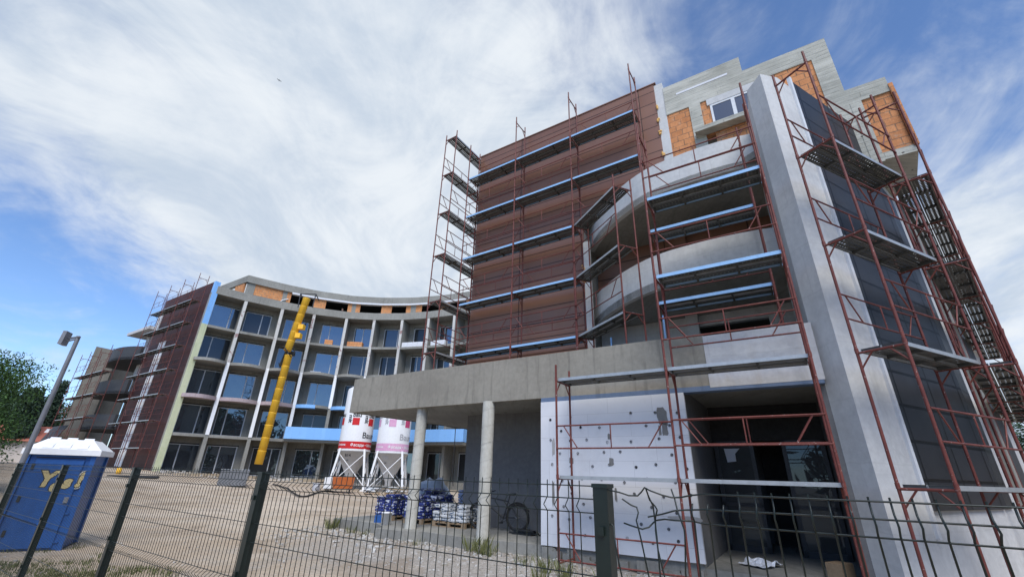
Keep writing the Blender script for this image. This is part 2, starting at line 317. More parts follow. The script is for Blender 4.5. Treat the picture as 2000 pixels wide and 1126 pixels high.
def groundfn(T, p):
    o = objco(T)
    big = T.noise(o, .16, 5, .6, .6); mid = T.noise(o, 1.1, 6, .65); fine = T.noise(o, 14, 6, .75)
    col = T.mix(T.ramp(big, .38, .62), (.46, .365, .265), (.60, .505, .395))
    tr = T.noise(T.mapping(o, (.07, 1.0, 1), (0, 0, R(33))), .9, 5, .6)        # wheel tracks across the yard
    tk = T.n.new('ShaderNodeTexWave'); tk.wave_type = 'BANDS'; tk.bands_direction = 'Y'; T.put(tk.inputs['Vector'], T.mapping(o, (1, 1, 1), (0, 0, R(28)))); tk.inputs['Scale'].default_value = .19; tk.inputs['Distortion'].default_value = 11; tk.inputs['Detail'].default_value = 3; tk.inputs['Detail Scale'].default_value = .35
    col = T.mix(T.math('MULTIPLY', T.math('MULTIPLY', T.ramp(tk.outputs['Fac'], .72, .95), T.ramp(mid, .42, .68)), .3), col, (.25, .18, .115))
    col = T.mix(T.math('MULTIPLY', T.math('MULTIPLY', T.ramp(tr, .48, .66), T.ramp(mid, .35, .6)), .34), col, (.33, .225, .14))
    col = T.mix(T.math('MULTIPLY', T.ramp(mid, .45, .7), .45), col, (.42, .39, .34))
    col = T.mix(T.math('MULTIPLY', T.ramp(fine, .40, .66), .5), col, (.2, .16, .12))
    # grey crushed stone beside the porch and along the fence
    s = T.n.new('ShaderNodeSeparateXYZ'); T.put(s.inputs[0], o)
    k = T.math('ADD', T.math('ADD', T.math('MULTIPLY', s.outputs[0], .54), T.math('MULTIPLY', s.outputs[1], .84)), T.math('MULTIPLY', mid, 4.))
    gravel = T.math('MULTIPLY', T.math('MULTIPLY', T.ramp(T.math('ADD', s.outputs[0], mid), -6.5, -2.5), T.ramp(k, 6.6, 9.6)), T.math('SUBTRACT', 1., T.ramp(k, 12.2, 14.)))
    vo = T.n.new('ShaderNodeTexVoronoi'); T.put(vo.inputs['Vector'], o); vo.inputs['Scale'].default_value = 30
    gcol = T.mix(T.ramp(vo.outputs['Distance'], .1, .5), (.52, .50, .47), (.25, .235, .215))
    gcol = T.mix(.35, gcol, T.mix(T.ramp(fine, .4, .6), (.5, .48, .44), (.22, .2, .18)))
    col = T.mix(T.math('MULTIPLY', gravel, .8), col, gcol)
    col = T.mix(T.math('MULTIPLY', T.ramp(T.noise(o, .32, 6, .62, 1.4), .52, .64), .5), col, (.24, .18, .125))
    chips = T.math('MULTIPLY', T.ramp(T.noise(o, 23, 2, .4), .70, .73), T.ramp(mid, .4, .6))
    col = T.mix(chips, col, (.55, .54, .52))
    T.put(p.inputs['Base Color'], col)
    bump(T, p, T.math('ADD', T.math('MULTIPLY', fine, .5), T.math('ADD', mid, T.math('MULTIPLY', vo.outputs['Distance'], .3))), .9, .06)
M['ground'] = mat('ground', rough=.95, spec=.15, fn=groundfn)

# ------------------------------------------------------------------ mesh helpers
class MB:
    """collects shapes; build() links them as one mesh object with box-projected UVs in metres"""
    def __init__(s): s.v = []; s.f = []; s.m = []; s.sm = []
    def add(s, vs, fs, mi=0, smooth=False):
        o = len(s.v); s.v += [tuple(v) for v in vs]
        for f in fs: s.f.append([i + o for i in f]); s.m.append(mi); s.sm.append(smooth)
    def hexa(s, p, mi=0):   # 8 corners: bottom 4 ring, top 4 ring
        s.add(p, [(0, 1, 2, 3), (7, 6, 5, 4), (0, 4, 5, 1), (1, 5, 6, 2), (2, 6, 7, 3), (3, 7, 4, 0)], mi)
    def box(s, a0, a1, b0, b1, c0, c1, F=None, mi=0):
        F = F or (lambda a, b, c: (a, b, c))
        s.hexa([F(a0, b0, c0), F(a1, b0, c0), F(a1, b1, c0), F(a0, b1, c0), F(a0, b0, c1), F(a1, b0, c1), F(a1, b1, c1), F(a0, b1, c1)], mi)
    def prism(s, ring, z0, z1, F=None, mi=0):
        F = F or (lambda a, b, c: (a, b, c)); n = len(ring)
        vs = [F(a, b, z0) for a, b in ring] + [F(a, b, z1) for a, b in ring]
        s.add(vs, [tuple(range(n)), tuple(range(2 * n - 1, n - 1, -1))] + [(i, i + n, (i + 1) % n + n, (i + 1) % n) for i in range(n)], mi)
    def strip(s, fr, bk, z0, z1, mi=0):   # band between two plan polylines
        for i in range(len(fr) - 1):
            s.hexa([(*fr[i], z0), (*fr[i + 1], z0), (*bk[i + 1], z0), (*bk[i], z0), (*fr[i], z1), (*fr[i + 1], z1), (*bk[i + 1], z1), (*bk[i], z1)], mi)
    def tube(s, p, q, r, n=6, mi=0, r2=None, cap=True):
        p = Vector(p); q = Vector(q); d = q - p
        if d.length < 1e-6: return
        d.normalize(); a = d.orthogonal().normalized(); b = d.cross(a); r2 = r if r2 is None else r2
        vs = [p + (a * cos(2 * pi * i / n) + b * sin(2 * pi * i / n)) * r for i in range(n)] + [q + (a * cos(2 * pi * i / n) + b * sin(2 * pi * i / n)) * r2 for i in range(n)]
        fs = [(i, (i + 1) % n, (i + 1) % n + n, i + n) for i in range(n)]
        s.add(vs, fs, mi, True)
        if cap: s.add(vs, [tuple(range(n - 1, -1, -1)), tuple(range(n, 2 * n))], mi)
    def path(s, pts, r, n=6, mi=0):
        pts = [Vector(p) for p in pts]; rings = []; ref = None
        for i, p in enumerate(pts):
            d = (pts[min(i + 1, len(pts) - 1)] - pts[max(i - 1, 0)]).normalized()
            if ref is None: ref = d.orthogonal().normalized()
            a = (ref - d * ref.dot(d)).normalized(); ref = a; b = d.cross(a)
            rings.append([p + (a * cos(2 * pi * k / n) + b * sin(2 * pi * k / n)) * r for k in range(n)])
        vs = [v for g in rings for v in g]; fs = []
        for i in range(len(pts) - 1):
            for k in range(n): fs.append((i * n + k, i * n + (k + 1) % n, (i + 1) * n + (k + 1) % n, (i + 1) * n + k))
        s.add(vs, fs, mi, True); s.add(rings[0], [tuple(range(n - 1, -1, -1))], mi); s.add(rings[-1], [tuple(range(n))], mi)
    def lathe(s, prof, n=24, c=(0, 0, 0), mi=0, smooth=True):
        vs = []; fs = []
        for r, z in prof:
            for k in range(n): vs.append((c[0] + r * cos(2 * pi * k / n), c[1] + r * sin(2 * pi * k / n), c[2] + z))
        for i in range(len(prof) - 1):
            for k in range(n): fs.append((i * n + k, i * n + (k + 1) % n, (i + 1) * n + (k + 1) % n, (i + 1) * n + k))
        s.add(vs, fs, mi, smooth)
    def ring(s, c, R_, r, axis, n=28, m=6, mi=0):
        axis = Vector(axis).normalized(); a = axis.orthogonal().normalized(); b = axis.cross(a); c = Vector(c)
        vs = []; fs = []
        for i in range(n):
            u = a * cos(2 * pi * i / n) + b * sin(2 * pi * i / n)
            for k in range(m): vs.append(c + u * (R_ + r * cos(2 * pi * k / m)) + axis * (r * sin(2 * pi * k / m)))
        for i in range(n):
            for k in range(m): fs.append((i * m + k, i * m + (k + 1) % m, ((i + 1) % n) * m + (k + 1) % m, ((i + 1) % n) * m + k))
        s.add(vs, fs, mi, True)
    def mesh(s, name, mats, off=(0, 0, 0), recalc=True):
        me = bpy.data.meshes.new(name); o = Vector(off)
        me.from_pydata([Vector(v) - o for v in s.v], [], s.f)
        for m_ in (mats if isinstance(mats, (list, tuple)) else [mats]): me.materials.append(m_)
        me.polygons.foreach_set('material_index', s.m); me.polygons.foreach_set('use_smooth', s.sm)
        if recalc:
            b = bmesh.new(); b.from_mesh(me); bmesh.ops.recalc_face_normals(b, faces=b.faces); b.to_mesh(me); b.free()
        uv = me.uv_layers.new(name='UVMap').data
        for p in me.polygons:
            nrm = p.normal
            if abs(nrm.z) > .75: tx, ty = Vector((1, 0, 0)), Vector((0, 1, 0))
            else:
                tx = Vector((-nrm.y, nrm.x, 0)).normalized(); ty = Vector((0, 0, 1))
            for li in p.loop_indices:
                w = me.vertices[me.loops[li].vertex_index].co + o
                uv[li].uv = (w.dot(tx), w.dot(ty))
        me.update(); return me
    def build(s, name, mats, parent=None, recalc=True):
        off = (0, 0, 0); q = parent
        while q is not None: off = tuple(a + b for a, b in zip(off, q.location)); q = q.parent
        return link(name, s.mesh(name, mats, off, recalc), parent)

def link(name, me, parent=None, loc=None, rot=None):
    o = bpy.data.objects.new(name, me); COL.objects.link(o)
    if parent: o.parent = parent
    if loc is not None: o.location = loc
    if rot is not None: o.rotation_euler = rot
    return o
def tag(o, label=None, cat=None, group=None, kind=None):
    if label: o['label'] = label
    if cat: o['category'] = cat
    if group: o['group'] = group
    if kind: o['kind'] = kind
    return o
def thing(name, label, cat, loc=(0, 0, 0), rz=0, group=None):
    o = bpy.data.objects.new(name, None); COL.objects.link(o); o.location = loc; o.rotation_euler = (0, 0, rz); o.empty_display_size = .2
    return tag(o, label, cat, group)
def copy_tree(o, parent=None):
    c = o.copy(); COL.objects.link(c)
    if parent: c.parent = parent
    for ch in list(o.children): copy_tree(ch, c)
    return c
def text_geo(s, size, bold=0.0):
    cu = bpy.data.curves.new('lettering', 'FONT'); cu.body = s; cu.size = size; cu.offset = bold; cu.resolution_u = 3
    o = bpy.data.objects.new('lettering', cu); COL.objects.link(o)
    dg = bpy.context.evaluated_depsgraph_get(); me = bpy.data.meshes.new_from_object(o.evaluated_get(dg))
    b = bmesh.new(); b.from_mesh(me); bmesh.ops.triangulate(b, faces=b.faces)
    bmesh.ops.subdivide_edges(b, edges=[e for e in b.edges if e.calc_length() > .12], cuts=2, use_grid_fill=True); bmesh.ops.triangulate(b, faces=b.faces)
    vs = [v.co.copy() for v in b.verts]; b.verts.index_update(); fs = [[v.index for v in f.verts] for f in b.faces]; b.free()
    bpy.data.objects.remove(o); bpy.data.curves.remove(cu); bpy.data.meshes.remove(me)
    return vs, fs

# ------------------------------------------------------------------ ground
def gz(x, y):
    d = hypot(x, y); az = math.degrees(atan2(x, y))
    k = max(0., min(1., (d - 18) / 27.)) ** 1.5
    a = max(0., min(25., -az - 15)) if y > 0 else 0.
    h = k * (.55 + .038 * a)
    if y < 0: h *= max(0, 1 + y / 10)
    if x > 5: h *= max(0., 1 - (x - 5) / 15.)
    return h - .06 * max(0., min(1., (d - 4) / 8.)) * (1 if az < -25 else 0)
def ground():
    g = MB(); rings = [0.0]; r = .8
    while r < 900: rings.append(r); r *= 1.075
    n = 144; vs = [(0, 0, gz(0, 0))]
    for r in rings[1:]:
        for k in range(n):
            a = 2 * pi * k / n; x, y = r * sin(a), r * cos(a); z = gz(x, y)
            if r < 60: z += .05 * noise.noise(Vector((x * .5, y * .5, 0))) + .025 * noise.noise(Vector((x * 1.9, y * 1.9, 3)))
            vs.append((x, y, z))
    fs = [(0, 1 + (k + 1) % n, 1 + k) for k in range(n)]
    for i in range(len(rings) - 2):
        for k in range(n):
            a = 1 + i * n; b = a + n; fs.append((a + k, a + (k + 1) % n, b + (k + 1) % n, b + k))
    g.add(vs, fs, 0, True); o = g.build('ground', M['ground']); tag(o, kind='structure')
ground()

# ------------------------------------------------------------------ right building (local frame: t to the left along the front, v inwards)
FO, FD, FN = (3.62, 9.12), (-.8412, .5407), (.5407, .8412)
def F(t, v, z): return (FO[0] + t * FD[0] + v * FN[0], FO[1] + t * FD[1] + v * FN[1], z)
def F2(t, v): return F(t, v, 0)[:2]
ANG_F = atan2(FN[1], FN[0])
B1 = thing('apartment_building', 'unfinished five storey block with white foam wall, curved balconies and tall brown clad wall', 'building', F(0, 2, 0))

m = MB()   # canopy slab
m.prism([(-2.53, .2), (10.58, .2), (10.12, 5.6), (-2.53, 6.5)], 3.45, 3.72, F); m.build('canopy_slab', M['concrete'], B1)
m = MB(); m.box(-.6, 10.66, 0, .2, 3.45, 4.56, F); m.prism([(10.66, .2), (10.2, 5.6), (10.0, 5.6), (10.46, .2)], 3.45, 4.56, F)
for i in range(40): pass
par = m.build('canopy_parapet', M['render_damp'], B1)
m = MB(); m.box(-2.55, -.6, -.012, .2, 3.41, 4.5, F); p2 = m.build('canopy_parapet', M['plaster_new'], B1); p2['label'] = 'freshly skimmed pale end of the parapet'
m = MB(); m.box(-2.53, 3.34, -.008, .25, 3.345, 3.408, F); m.box(-.6, 3.34, -.006, .2, 3.408, 3.449, F); m.build('soffit_board', M['slate_board'], B1)
for t, v in ((7.6, .28), (4.98, .06)):   # porch columns
    m = MB(); prof = [(.17, -.1), (.172, .2), (.162, .25)] + [(.16 + .004 * sin(k * 2.1), .25 + k * .4) for k in range(1, 8)] + [(.16, 3.47)]
    c = F(t, v, 0); m.lathe(prof, 22, c)
    for k in range(7):   # spiral marks of the cardboard former
        z0 = .5 + k * .42; m.path([(c[0] + .165 * cos(a), c[1] + .165 * sin(a), z0 + .05 * a) for a in [x * .35 for x in range(18)]], .004, 4)
    m.build('column', M['col_concrete'], B1)
m = MB(); m.prism([(8.35, .0), (8.3, -.35), (7.3, -.3), (6.9, .0), (5.4, -.12), (3.3, .1), (3.3, 2.15), (7.3, 2.15), (7.3, 6.5), (11.3, 6.5), (11.25, .55), (9.2, .5)], -.15, .25, F)
m.box(-2.6, 3.3, .12, 5.4, -.15, .18, F); m.build('porch_floor', M['concrete'], B1)
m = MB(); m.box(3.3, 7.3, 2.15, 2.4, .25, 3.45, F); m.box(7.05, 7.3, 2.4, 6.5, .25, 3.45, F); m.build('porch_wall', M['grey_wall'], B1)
# foam insulated wall left of the entrance
m = MB(); m.box(-.02, 3.32, .06, .3, .0, 3.45, F); m.build('entrance_wall', M['concrete'], B1)
m = MB(); m.box(-.06, 3.34, -.02, .06, .27, 3.345, F); eps = m.build('insulation_board', M['white_board'], B1)
anch = MB(); anch.lathe([(0, .004), (.028, .004), (.03, .0), (.03, -.005)], 10); anch.lathe([(0, .0045), (.009, .0045), (.01, .003)], 8, mi=1)
ame = anch.mesh('anchor', [M['sign_black'], M['faded_grey']])
ax = Matrix(((FD[0], 0, -FN[0]), (FD[1], 0, -FN[1]), (0, 1, 0))).to_euler()
pts = []
for r_ in range(11):
    for c_ in range(7):
        t = 3.1 - c_ * .5 + (.22 if r_ % 2 else 0) + random.uniform(-.07, .07); z = 2.95 - r_ * .265 + random.uniform(-.05, .05)
        if -.0 < t < 3.25 and .35 < z and random.random() > .1: pts.append((t, z))
for t, z in pts:
    q = F(t, -.024, z); o = link('anchor', ame, eps, Vector(q) - B1.location, ax)
def blot(t, z, w, h, mt='adhesive', n=14, par_=None):
    m = MB(); ring = []
    for k in range(n):
        a = 2 * pi * k / n; rr = 1 + .35 * noise.noise(Vector((t * 9 + cos(a) * 2, z * 7 + sin(a) * 2, 1)))
        ring.append((t + w * .5 * rr * max(-1, min(1, 1.3 * cos(a))), z + h * .5 * rr * max(-1, min(1, 1.3 * sin(a)))))
    vs = [F(a, -.0245, b) for a, b in ring] + [F(a, -.015, b) for a, b in ring]
    m.add(vs, [tuple(range(n))] + [(i, (i + 1) % n, (i + 1) % n + n, i + n) for i in range(n)])
    m.build('adhesive_patch', M[mt], par_ or eps)
for a in ((.42, 2.88, .2, .34), (.40, 2.62, .12, .25), (.5, 2.6, .05, .2), (1.62, 2.5, .06, .12), (1.6, 1.98, .1, .16), (2.55, 2.0, .1, .12), (3.02, 1.3, .06, .5), (1.55, 1.35, .05, .25)): blot(*a)
blot(.2, .98, .6, .09, 'soil_stain'); blot(3.0, 2.3, .07, .35, 'soil_stain')
m = MB()
for i in range(26): # ragged mortar and blocks under the foam board
    t = random.uniform(-.05, 3.2); m.box(t, t + random.uniform(.1, .4), -.04 + random.uniform(-.03, .03), .1, .0, random.uniform(.06, .25), F)
m.build('plinth', M['concrete'], B1)
# entrance opening: interior
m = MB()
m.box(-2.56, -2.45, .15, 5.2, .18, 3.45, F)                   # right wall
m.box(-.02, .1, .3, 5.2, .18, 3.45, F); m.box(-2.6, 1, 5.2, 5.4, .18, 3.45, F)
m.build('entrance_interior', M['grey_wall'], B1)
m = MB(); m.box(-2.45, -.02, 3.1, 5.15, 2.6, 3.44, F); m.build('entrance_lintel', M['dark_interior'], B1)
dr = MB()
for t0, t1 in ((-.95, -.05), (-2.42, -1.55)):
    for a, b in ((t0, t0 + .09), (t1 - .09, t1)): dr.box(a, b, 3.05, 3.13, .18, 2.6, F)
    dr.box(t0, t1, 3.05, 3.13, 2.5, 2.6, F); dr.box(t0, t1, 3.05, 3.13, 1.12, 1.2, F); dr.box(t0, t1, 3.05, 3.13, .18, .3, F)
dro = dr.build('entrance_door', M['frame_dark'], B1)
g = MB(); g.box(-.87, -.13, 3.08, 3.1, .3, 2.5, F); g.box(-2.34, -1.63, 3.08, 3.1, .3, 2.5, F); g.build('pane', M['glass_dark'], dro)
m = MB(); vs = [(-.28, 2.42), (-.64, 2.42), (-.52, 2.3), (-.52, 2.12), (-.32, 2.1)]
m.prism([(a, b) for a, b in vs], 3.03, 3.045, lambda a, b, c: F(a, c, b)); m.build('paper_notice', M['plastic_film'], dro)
m = MB()   # rear rooms seen through the middle, shade put into the wall colour
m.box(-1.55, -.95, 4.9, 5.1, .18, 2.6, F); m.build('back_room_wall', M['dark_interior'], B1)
# upper floors : recess walls, slabs, balconies
curve = [(3.29, 3.78), (2.95, 3.35), (2.62, 2.98), (2.3, 2.68), (2.0, 2.42), (1.7, 2.17), (1.4, 1.98), (1.1, 1.80), (.78, 1.64), (.45, 1.51), (.1, 1.43), (-.3, 1.38), (-.75, 1.34), (-1.2, 1.33), (-1.65, 1.35), (-2.1, 1.40), (-2.6, 1.5)]
def inset(c, d):
    out = []
    for i, p in enumerate(c):
        a = Vector(c[max(0, i - 1)]); b = Vector(c[min(len(c) - 1, i + 1)]); t = (b - a).normalized(); n_ = Vector((t.y, -t.x))
        if n_.y < 0: n_ = -n_
        out.append((p[0] + n_.x * d, p[1] + n_.y * d))
    return out
inn = inset(curve, .16)
for z0, z1, nm in ((6.45, 7.46, 'lower'), (9.4, 10.47, 'upper')):
    m = MB(); m.prism(curve + [(-2.6, 6.8), (3.32, 6.8)], z0 + .004, z0 + .22, F); bs = m.build('balcony_slab', M['concrete'], B1)
    m = MB(); m.strip([F2(*p) for p in curve], [F2(*p) for p in inn], z0, z1); m.build('balcony_parapet', M['plaster'], bs)
# recess back walls with dark openings
for z0, z1 in ((3.72, 6.45), (6.67, 9.4)):
    m = MB(); m.box(.35, 3.25, 4.3, 4.5, z0, z1, F); m.box(-2.6, -1.9, 4.3, 4.5, z0, z1, F); m.box(-1.9, .35, 4.3, 4.5, z1 - .35, z1, F)
    m.box(-.0, .35, 4.1, 4.3, z0, z1, F)
    m.build('recess_wall', M['plaster_new'] if z0 < 5 else M['brown_panel'], B1)
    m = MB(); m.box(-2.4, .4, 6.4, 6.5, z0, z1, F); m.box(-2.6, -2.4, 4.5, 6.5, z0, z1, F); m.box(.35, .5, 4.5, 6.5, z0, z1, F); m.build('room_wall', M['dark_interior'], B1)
# steel frame of the terrace glazing
m = MB()
for a, b in (((3.1, 1.9, 4.62), (.35, 1.35, 4.62)), ((3.1, 1.9, 4.0), (.35, 1.35, 4.0)), ((2.0, 1.68, 3.72), (2.0, 1.68, 5.3)), ((.45, 1.37, 3.72), (.45, 1.37, 5.6))): m.tube(F(*a), F(*b), .028, 6)
m.build('terrace_railing', M['steel_blue_film'], B1)
# tall brown clad wall
BV = 3.1
m = MB(); m.box(3.3, 8.22, BV + .06, 5.5, 3.72, 15.42, F); m.box(.13, 3.3, BV + .06, 5.5, 10.3, 15.42, F); m.build('stair_core', M['concrete'], B1)
m = MB(); m.box(3.26, 8.26, BV, BV + .06, 3.72, 15.5, F); m.box(.13, 3.26, BV, BV + .06, 10.3, 15.5, F); m.build('brown_cladding', M['brown_panel'], B1)
m = MB(); m.box(.05, 8.3, BV - .03, 5.5, 15.5, 15.54, F); m.build('coping', M['brown_panel'], B1)
m = MB(); m.box(-.17, .13, BV + .02, BV + .3, 10.4, 15.42, F); m.build('wall_edge_strip', M['plaster'], B1); m = MB(); m.box(3.02, 3.26, BV - .1, BV - .003, 4.56, 9.4, F); st = m.build('wall_edge_strip', M['plaster'], B1)
m = MB()
for t, zs in ((.13, (11.2, 12.1, 13.1, 13.7, 14.3)), (3.28, (5.3, 6.0, 7.9, 8.4))):
    for z in zs:
        for k in range(5): m.lathe([(0, -.045), (.03, -.02), (.04, .01), (.02, .045), (0, .05)], 7, F(t + random.uniform(-.04, .03), BV - .03 - (.08 if t > 1 else 0), z + random.uniform(-.09, .09)))
m.build('foam_bead', M['foam'], st)
# attic storey
AV = 3.1
m = MB(); m.box(-2.74, -.17, AV, AV + .25, 14.43, 15.1, F); m.build('upper_beam', M['board_concrete'], B1)
m = MB(); m.box(-2.3, -.6, AV - .01, AV, 14.52, 14.6, F); m.build('formwork_strip', M['white_board'], B1)
m = MB(); m.box(-5.04, -.17, AV, AV + .28, 13.77, 14.43, F); m.build('ring_beam', M['board_concrete'], B1)
m = MB(); m.box(-5.04, -4.57, AV, AV + .28, 9.4, 13.77, F); m.build('concrete_column', M['board_concrete'], B1)
m = MB(); m.box(-1.3, -.93, AV, AV + .28, 10.5, 13.77, F); m.build('concrete_column', M['board_concrete'], B1)
m = MB(); m.box(-.93, -.17, AV + .03, AV + .28, 10.5, 13.765, F); m.box(-1.58, -1.3, AV + .03, AV + .28, 12.3, 13.765, F); m.box(-4.57, -3.0, AV + .03, AV + .28, 9.5, 13.765, F); m.build('brick_wall', M['brick'], B1)
m = MB(); m.box(-3.0, -1.58, AV + .03, AV + .28, 10.5, 12.48, F); m.build('brick_wall', M['brick'], B1)
m = MB(); m.box(-3.0, -1.5, AV - .02, AV + .25, 13.5, 13.765, F); m.build('window_lintel', M['plaster'], B1)
m = MB(); m.box(-3.0, -1.0, AV - .32, AV, 12.3, 12.46, F); m.build('window_ledge', M['board_concrete'], B1)
m = MB()
for a, b, c, d in ((-2.95, -1.58, 12.48, 12.55), (-2.95, -1.58, 13.42, 13.49), (-1.65, -1.58, 12.55, 13.42), (-2.95, -2.88, 12.55, 13.42), (-2.33, -2.22, 12.55, 13.42)): m.box(a, b, AV - .01, AV + .06, c, d, F)
wf = m.build('window', M['frame_white'], B1)
g = MB(); g.box(-2.88, -1.65, AV + .005, AV + .03, 12.55, 13.42, F); g.build('pane', M['glass'], wf)
m = MB(); m.box(-5.0, 3.2, AV + .28, 12, 13.9, 14.1, F); m.box(-.17, .13, AV + .3, 6, 10.4, 15.4, F); m.box(-4.9, -.2, 9, 9.2, 9.6, 13.9, F); m.build('roof_slab', M['concrete'], B1)
# side wall facing right: clad in dark panels
SO, SD = (5.46, 7.0), (.8838, .4679); SN = (SD[1], -SD[0])     # SN points outwards
def S(s, n, z): return (SO[0] + s * SD[0] + n * SN[0], SO[1] + s * SD[1] + n * SN[1], z)
def F2S(t, v):
    x, y = F2(t, v); x -= SO[0]; y -= SO[1]; return (x * SD[0] + y * SD[1], x * SN[0] + y * SN[1])
Lc = (-2.8, -.6)
sL = F2S(*Lc)[0]
m = MB()   # plastered pier between the front and the side wall
m.prism([F2(-2.47, 1.6), F2(-2.53, .15), F2(-2.85, -.25), F2(-3.2, .08), S(1.62, .0, 0)[:2], S(1.62, -.6, 0)[:2], F2(-2.9, 3.0), F2(-2.47, 3.0)], 0, 10.75)
m.build('corner_pier', M['plaster'], B1)
m = MB(); m.box(1.56, 1.66, -.02, .05, .9, 11.1, S); m.build('pier_edge_trim', M['frame_white'], B1)
m = MB()
for a, b, zz in ((1.66, 3.05, 10.98), (3.06, 4.45, 10.98)): m.box(a, b, -.05, .035, 1.3, zz, S)
m.box(4.45, 4.9, -.05, .03, 1.3, 9.5, S); m.build('dark_cladding', M['dark_panel'], B1)
m = MB(); m.box(1.6, 4.9, -.7, -.03, -.1, 1.3, S); m.build('side_plinth', M['plaster'], B1)
TO = S(4.9, 0, 0); TD = (.80, .60)
def T_(s_, n_, z): return (TO[0] + s_ * TD[0] + n_ * TD[1], TO[1] + s_ * TD[1] - n_ * TD[0], z)
m = MB(); m.box(0, 6.6, -.6, -.03, -.1, 9.5, T_); m.build('side_wall', M['plaster'], B1)
m = MB(); m.box(.1, 1.0, -.03, .02, 1.3, 9.0, T_); m.build('dark_cladding', M['dark_panel'], B1)
m = MB(); m.box(2.1, 2.5, -.03, .12, 1.3, 9.5, T_); m.build('pilaster', M['concrete'], B1)
m = MB(); m.box(3.1, 5.2, -.03, .01, 1.3, 8.6, T_); m.build('dark_cladding', M['charcoal'], B1)
m = MB(); m.prism([S(1.62, -.02, 0)[:2], S(4.9, -.02, 0)[:2], T_(6.6, -.05, 0)[:2], T_(6.6, -6, 0)[:2], S(1.62, -6, 0)[:2]], 9.5, 9.7); m.build('side_slab', M['concrete'], B1)
# overhanging bay
def Sd(t, v, k): return (t - .13 * k, v + .991 * k)
bay = [(-5.1, AV + .02), (-5.98, AV + .02), Sd(-5.98, AV + .02, 2.2), Sd(-5.1, AV + .02, 2.2)]
m = MB(); m.prism(bay, 9.56, 9.78, F); m.build('bay_slab', M['board_concrete'], B1)
m = MB(); m.prism([(-5.1, AV + .05), (-5.94, AV + .05), Sd(-5.94, AV + .05, 2.1), Sd(-5.1, AV + .05, 2.1)], 9.78, 11.66, F); m.build('bay_brick_wall', M['brick'], B1)
m = MB(); m.prism([(-5.04, AV), (-5.96, AV), Sd(-5.96, AV, 2.15), Sd(-5.04, AV, 2.15)], 11.66, 12.18, F); m.build('bay_beam', M['board_concrete'], B1)
m = MB(); m.box(-5.3, -5.04, AV - .01, AV + .3, 9.5, 11.66, F); m.build('bay_column', M['board_concrete'], B1)
m = MB(); m.box(-6.045, -5.95, AV - .03, AV + .9, 9.74, 11.9, F); m.build('bay_corner_bricks', M['brick'], B1)

# ------------------------------------------------------------------ scaffolding
FR_W = .70
def frame_mesh(h=2.0, w=FR_W, r=.024, deck_braces=True, spigot=0., mid=False):
    m = MB()
    for x in (0, w): m.tube((x, 0, -h), (x, 0, spigot), r, 7)
    m.tube((0, 0, -.06), (w, 0, -.06), r * .85, 6)
    for x, s in ((0, 1), (w, -1)): m.tube((x, 0, -.32), (x + s * .22, 0, -.06), r * .6, 5)
    for x in (0, w): m.tube((x, 0, -.06), (x, 0, .02), r * 1.25, 7)
    if mid:
        m.tube((0, 0, -h + .12), (w, 0, -h + .12), r * .8, 6)
    return m.mesh('frame', M['scaffold_red'])
_fm = {}
def frame_me(h, w=FR_W, spig=0., mid=False, r=.024):
    k = (round(h, 2), round(w, 2), round(spig, 2), mid, r)
    if k not in _fm: _fm[k] = frame_mesh(h, w, r, True, spig, mid)
    return _fm[k]
_dm = {}
def deck_me(L, blue_lip=True, w=FR_W):
    k = (round(L, 2), blue_lip, round(w, 2))
    if k in _dm: return _dm[k]
    m = MB(); x0, x1 = .035, w - .035; pw = (x1 - x0) / 2
    for i in range(2):
        a = x0 + i * pw; b = a + pw - .012
        m.box(a + .002, b - .002, .03, L - .03, -.002, .001, None, 0)
        m.box(a, a + .004, .03, L - .03, -.062, .002, None, 3 if not (i == 0 and blue_lip) else 1); m.box(b - .004, b, .03, L - .03, -.062, .002, None, 1 if (i == 1 and blue_lip) else 3)
        m.box(a, a + .03, .03, L - .03, -.064, -.062, None, 2); m.box(b - .03, b, .03, L - .03, -.064, -.062, None, 2)
        for y in (.34, .68): m.box(a + .004, b - .004, L * y - .02, L * y + .02, -.05, -.004, None, 2)
        for y in (.04, L - .07): m.box(a + .004, b - .004, y, y + .03, -.06, -.003, None, 2)
    if blue_lip: m.box(x0 - .006, x0 - .001, .03, L - .03, -.068, .006, None, 1)
    me = m.mesh('deck', [M['deck'], M['steel_blue_film'], M['deck_rib'], M['galvanised']])
    _dm[k] = me; return me
_gm = {}
def guard_me(L, r=.016):
    k = round(L, 2)
    if k in _gm: return _gm[k]
    m = MB()
    for z in (0, .45): m.tube((0, 0, z), (0, L, z), r, 6)
    m.tube((0, L / 2, 0), (0, L / 2, .45), r * .8, 5)
    m.tube((0, L * .07, .45), (0, L * .2, 0), r * .8, 5); m.tube((0, L * .93, .45), (0, L * .8, 0), r * .8, 5)
    me = m.mesh('guard_rail', M['scaffold_red']); _gm[k] = me; return me
def scaffold(label, pos, inward, ys, frames, decks, guards, top=.25, base=None, w=FR_W, blue_lip=True, lean=0., extra=None, name='scaffold_tower'):
    """ys: positions along local y; frames[i]=(zbottom, [levels]); decks: (i, j, z); guards: (i, j, z, side)"""
    root = thing(name, label, 'scaffolding', (pos[0], pos[1], 0), atan2(inward[1], inward[0]))
    if lean: root.rotation_euler = (lean, 0, root.rotation_euler.z)
    for i, (zb, lv) in enumerate(frames):
        prev = zb
        for k, z in enumerate(lv):
            last = k == len(lv) - 1
            link('frame', frame_me(z - prev, w, top if last else 0., k == 0), root, (0, ys[i], z)); prev = z
    for i, j, z in decks:
        a, b = sorted((ys[i], ys[j])); link('deck', deck_me(b - a, blue_lip and z > 4.5, w), root, (0, a, z))
    for i, j, z, sd in guards:
        a, b = sorted((ys[i], ys[j])); link('guard_rail', guard_me(b - a), root, (w if sd else -.02, a, z))
    return root
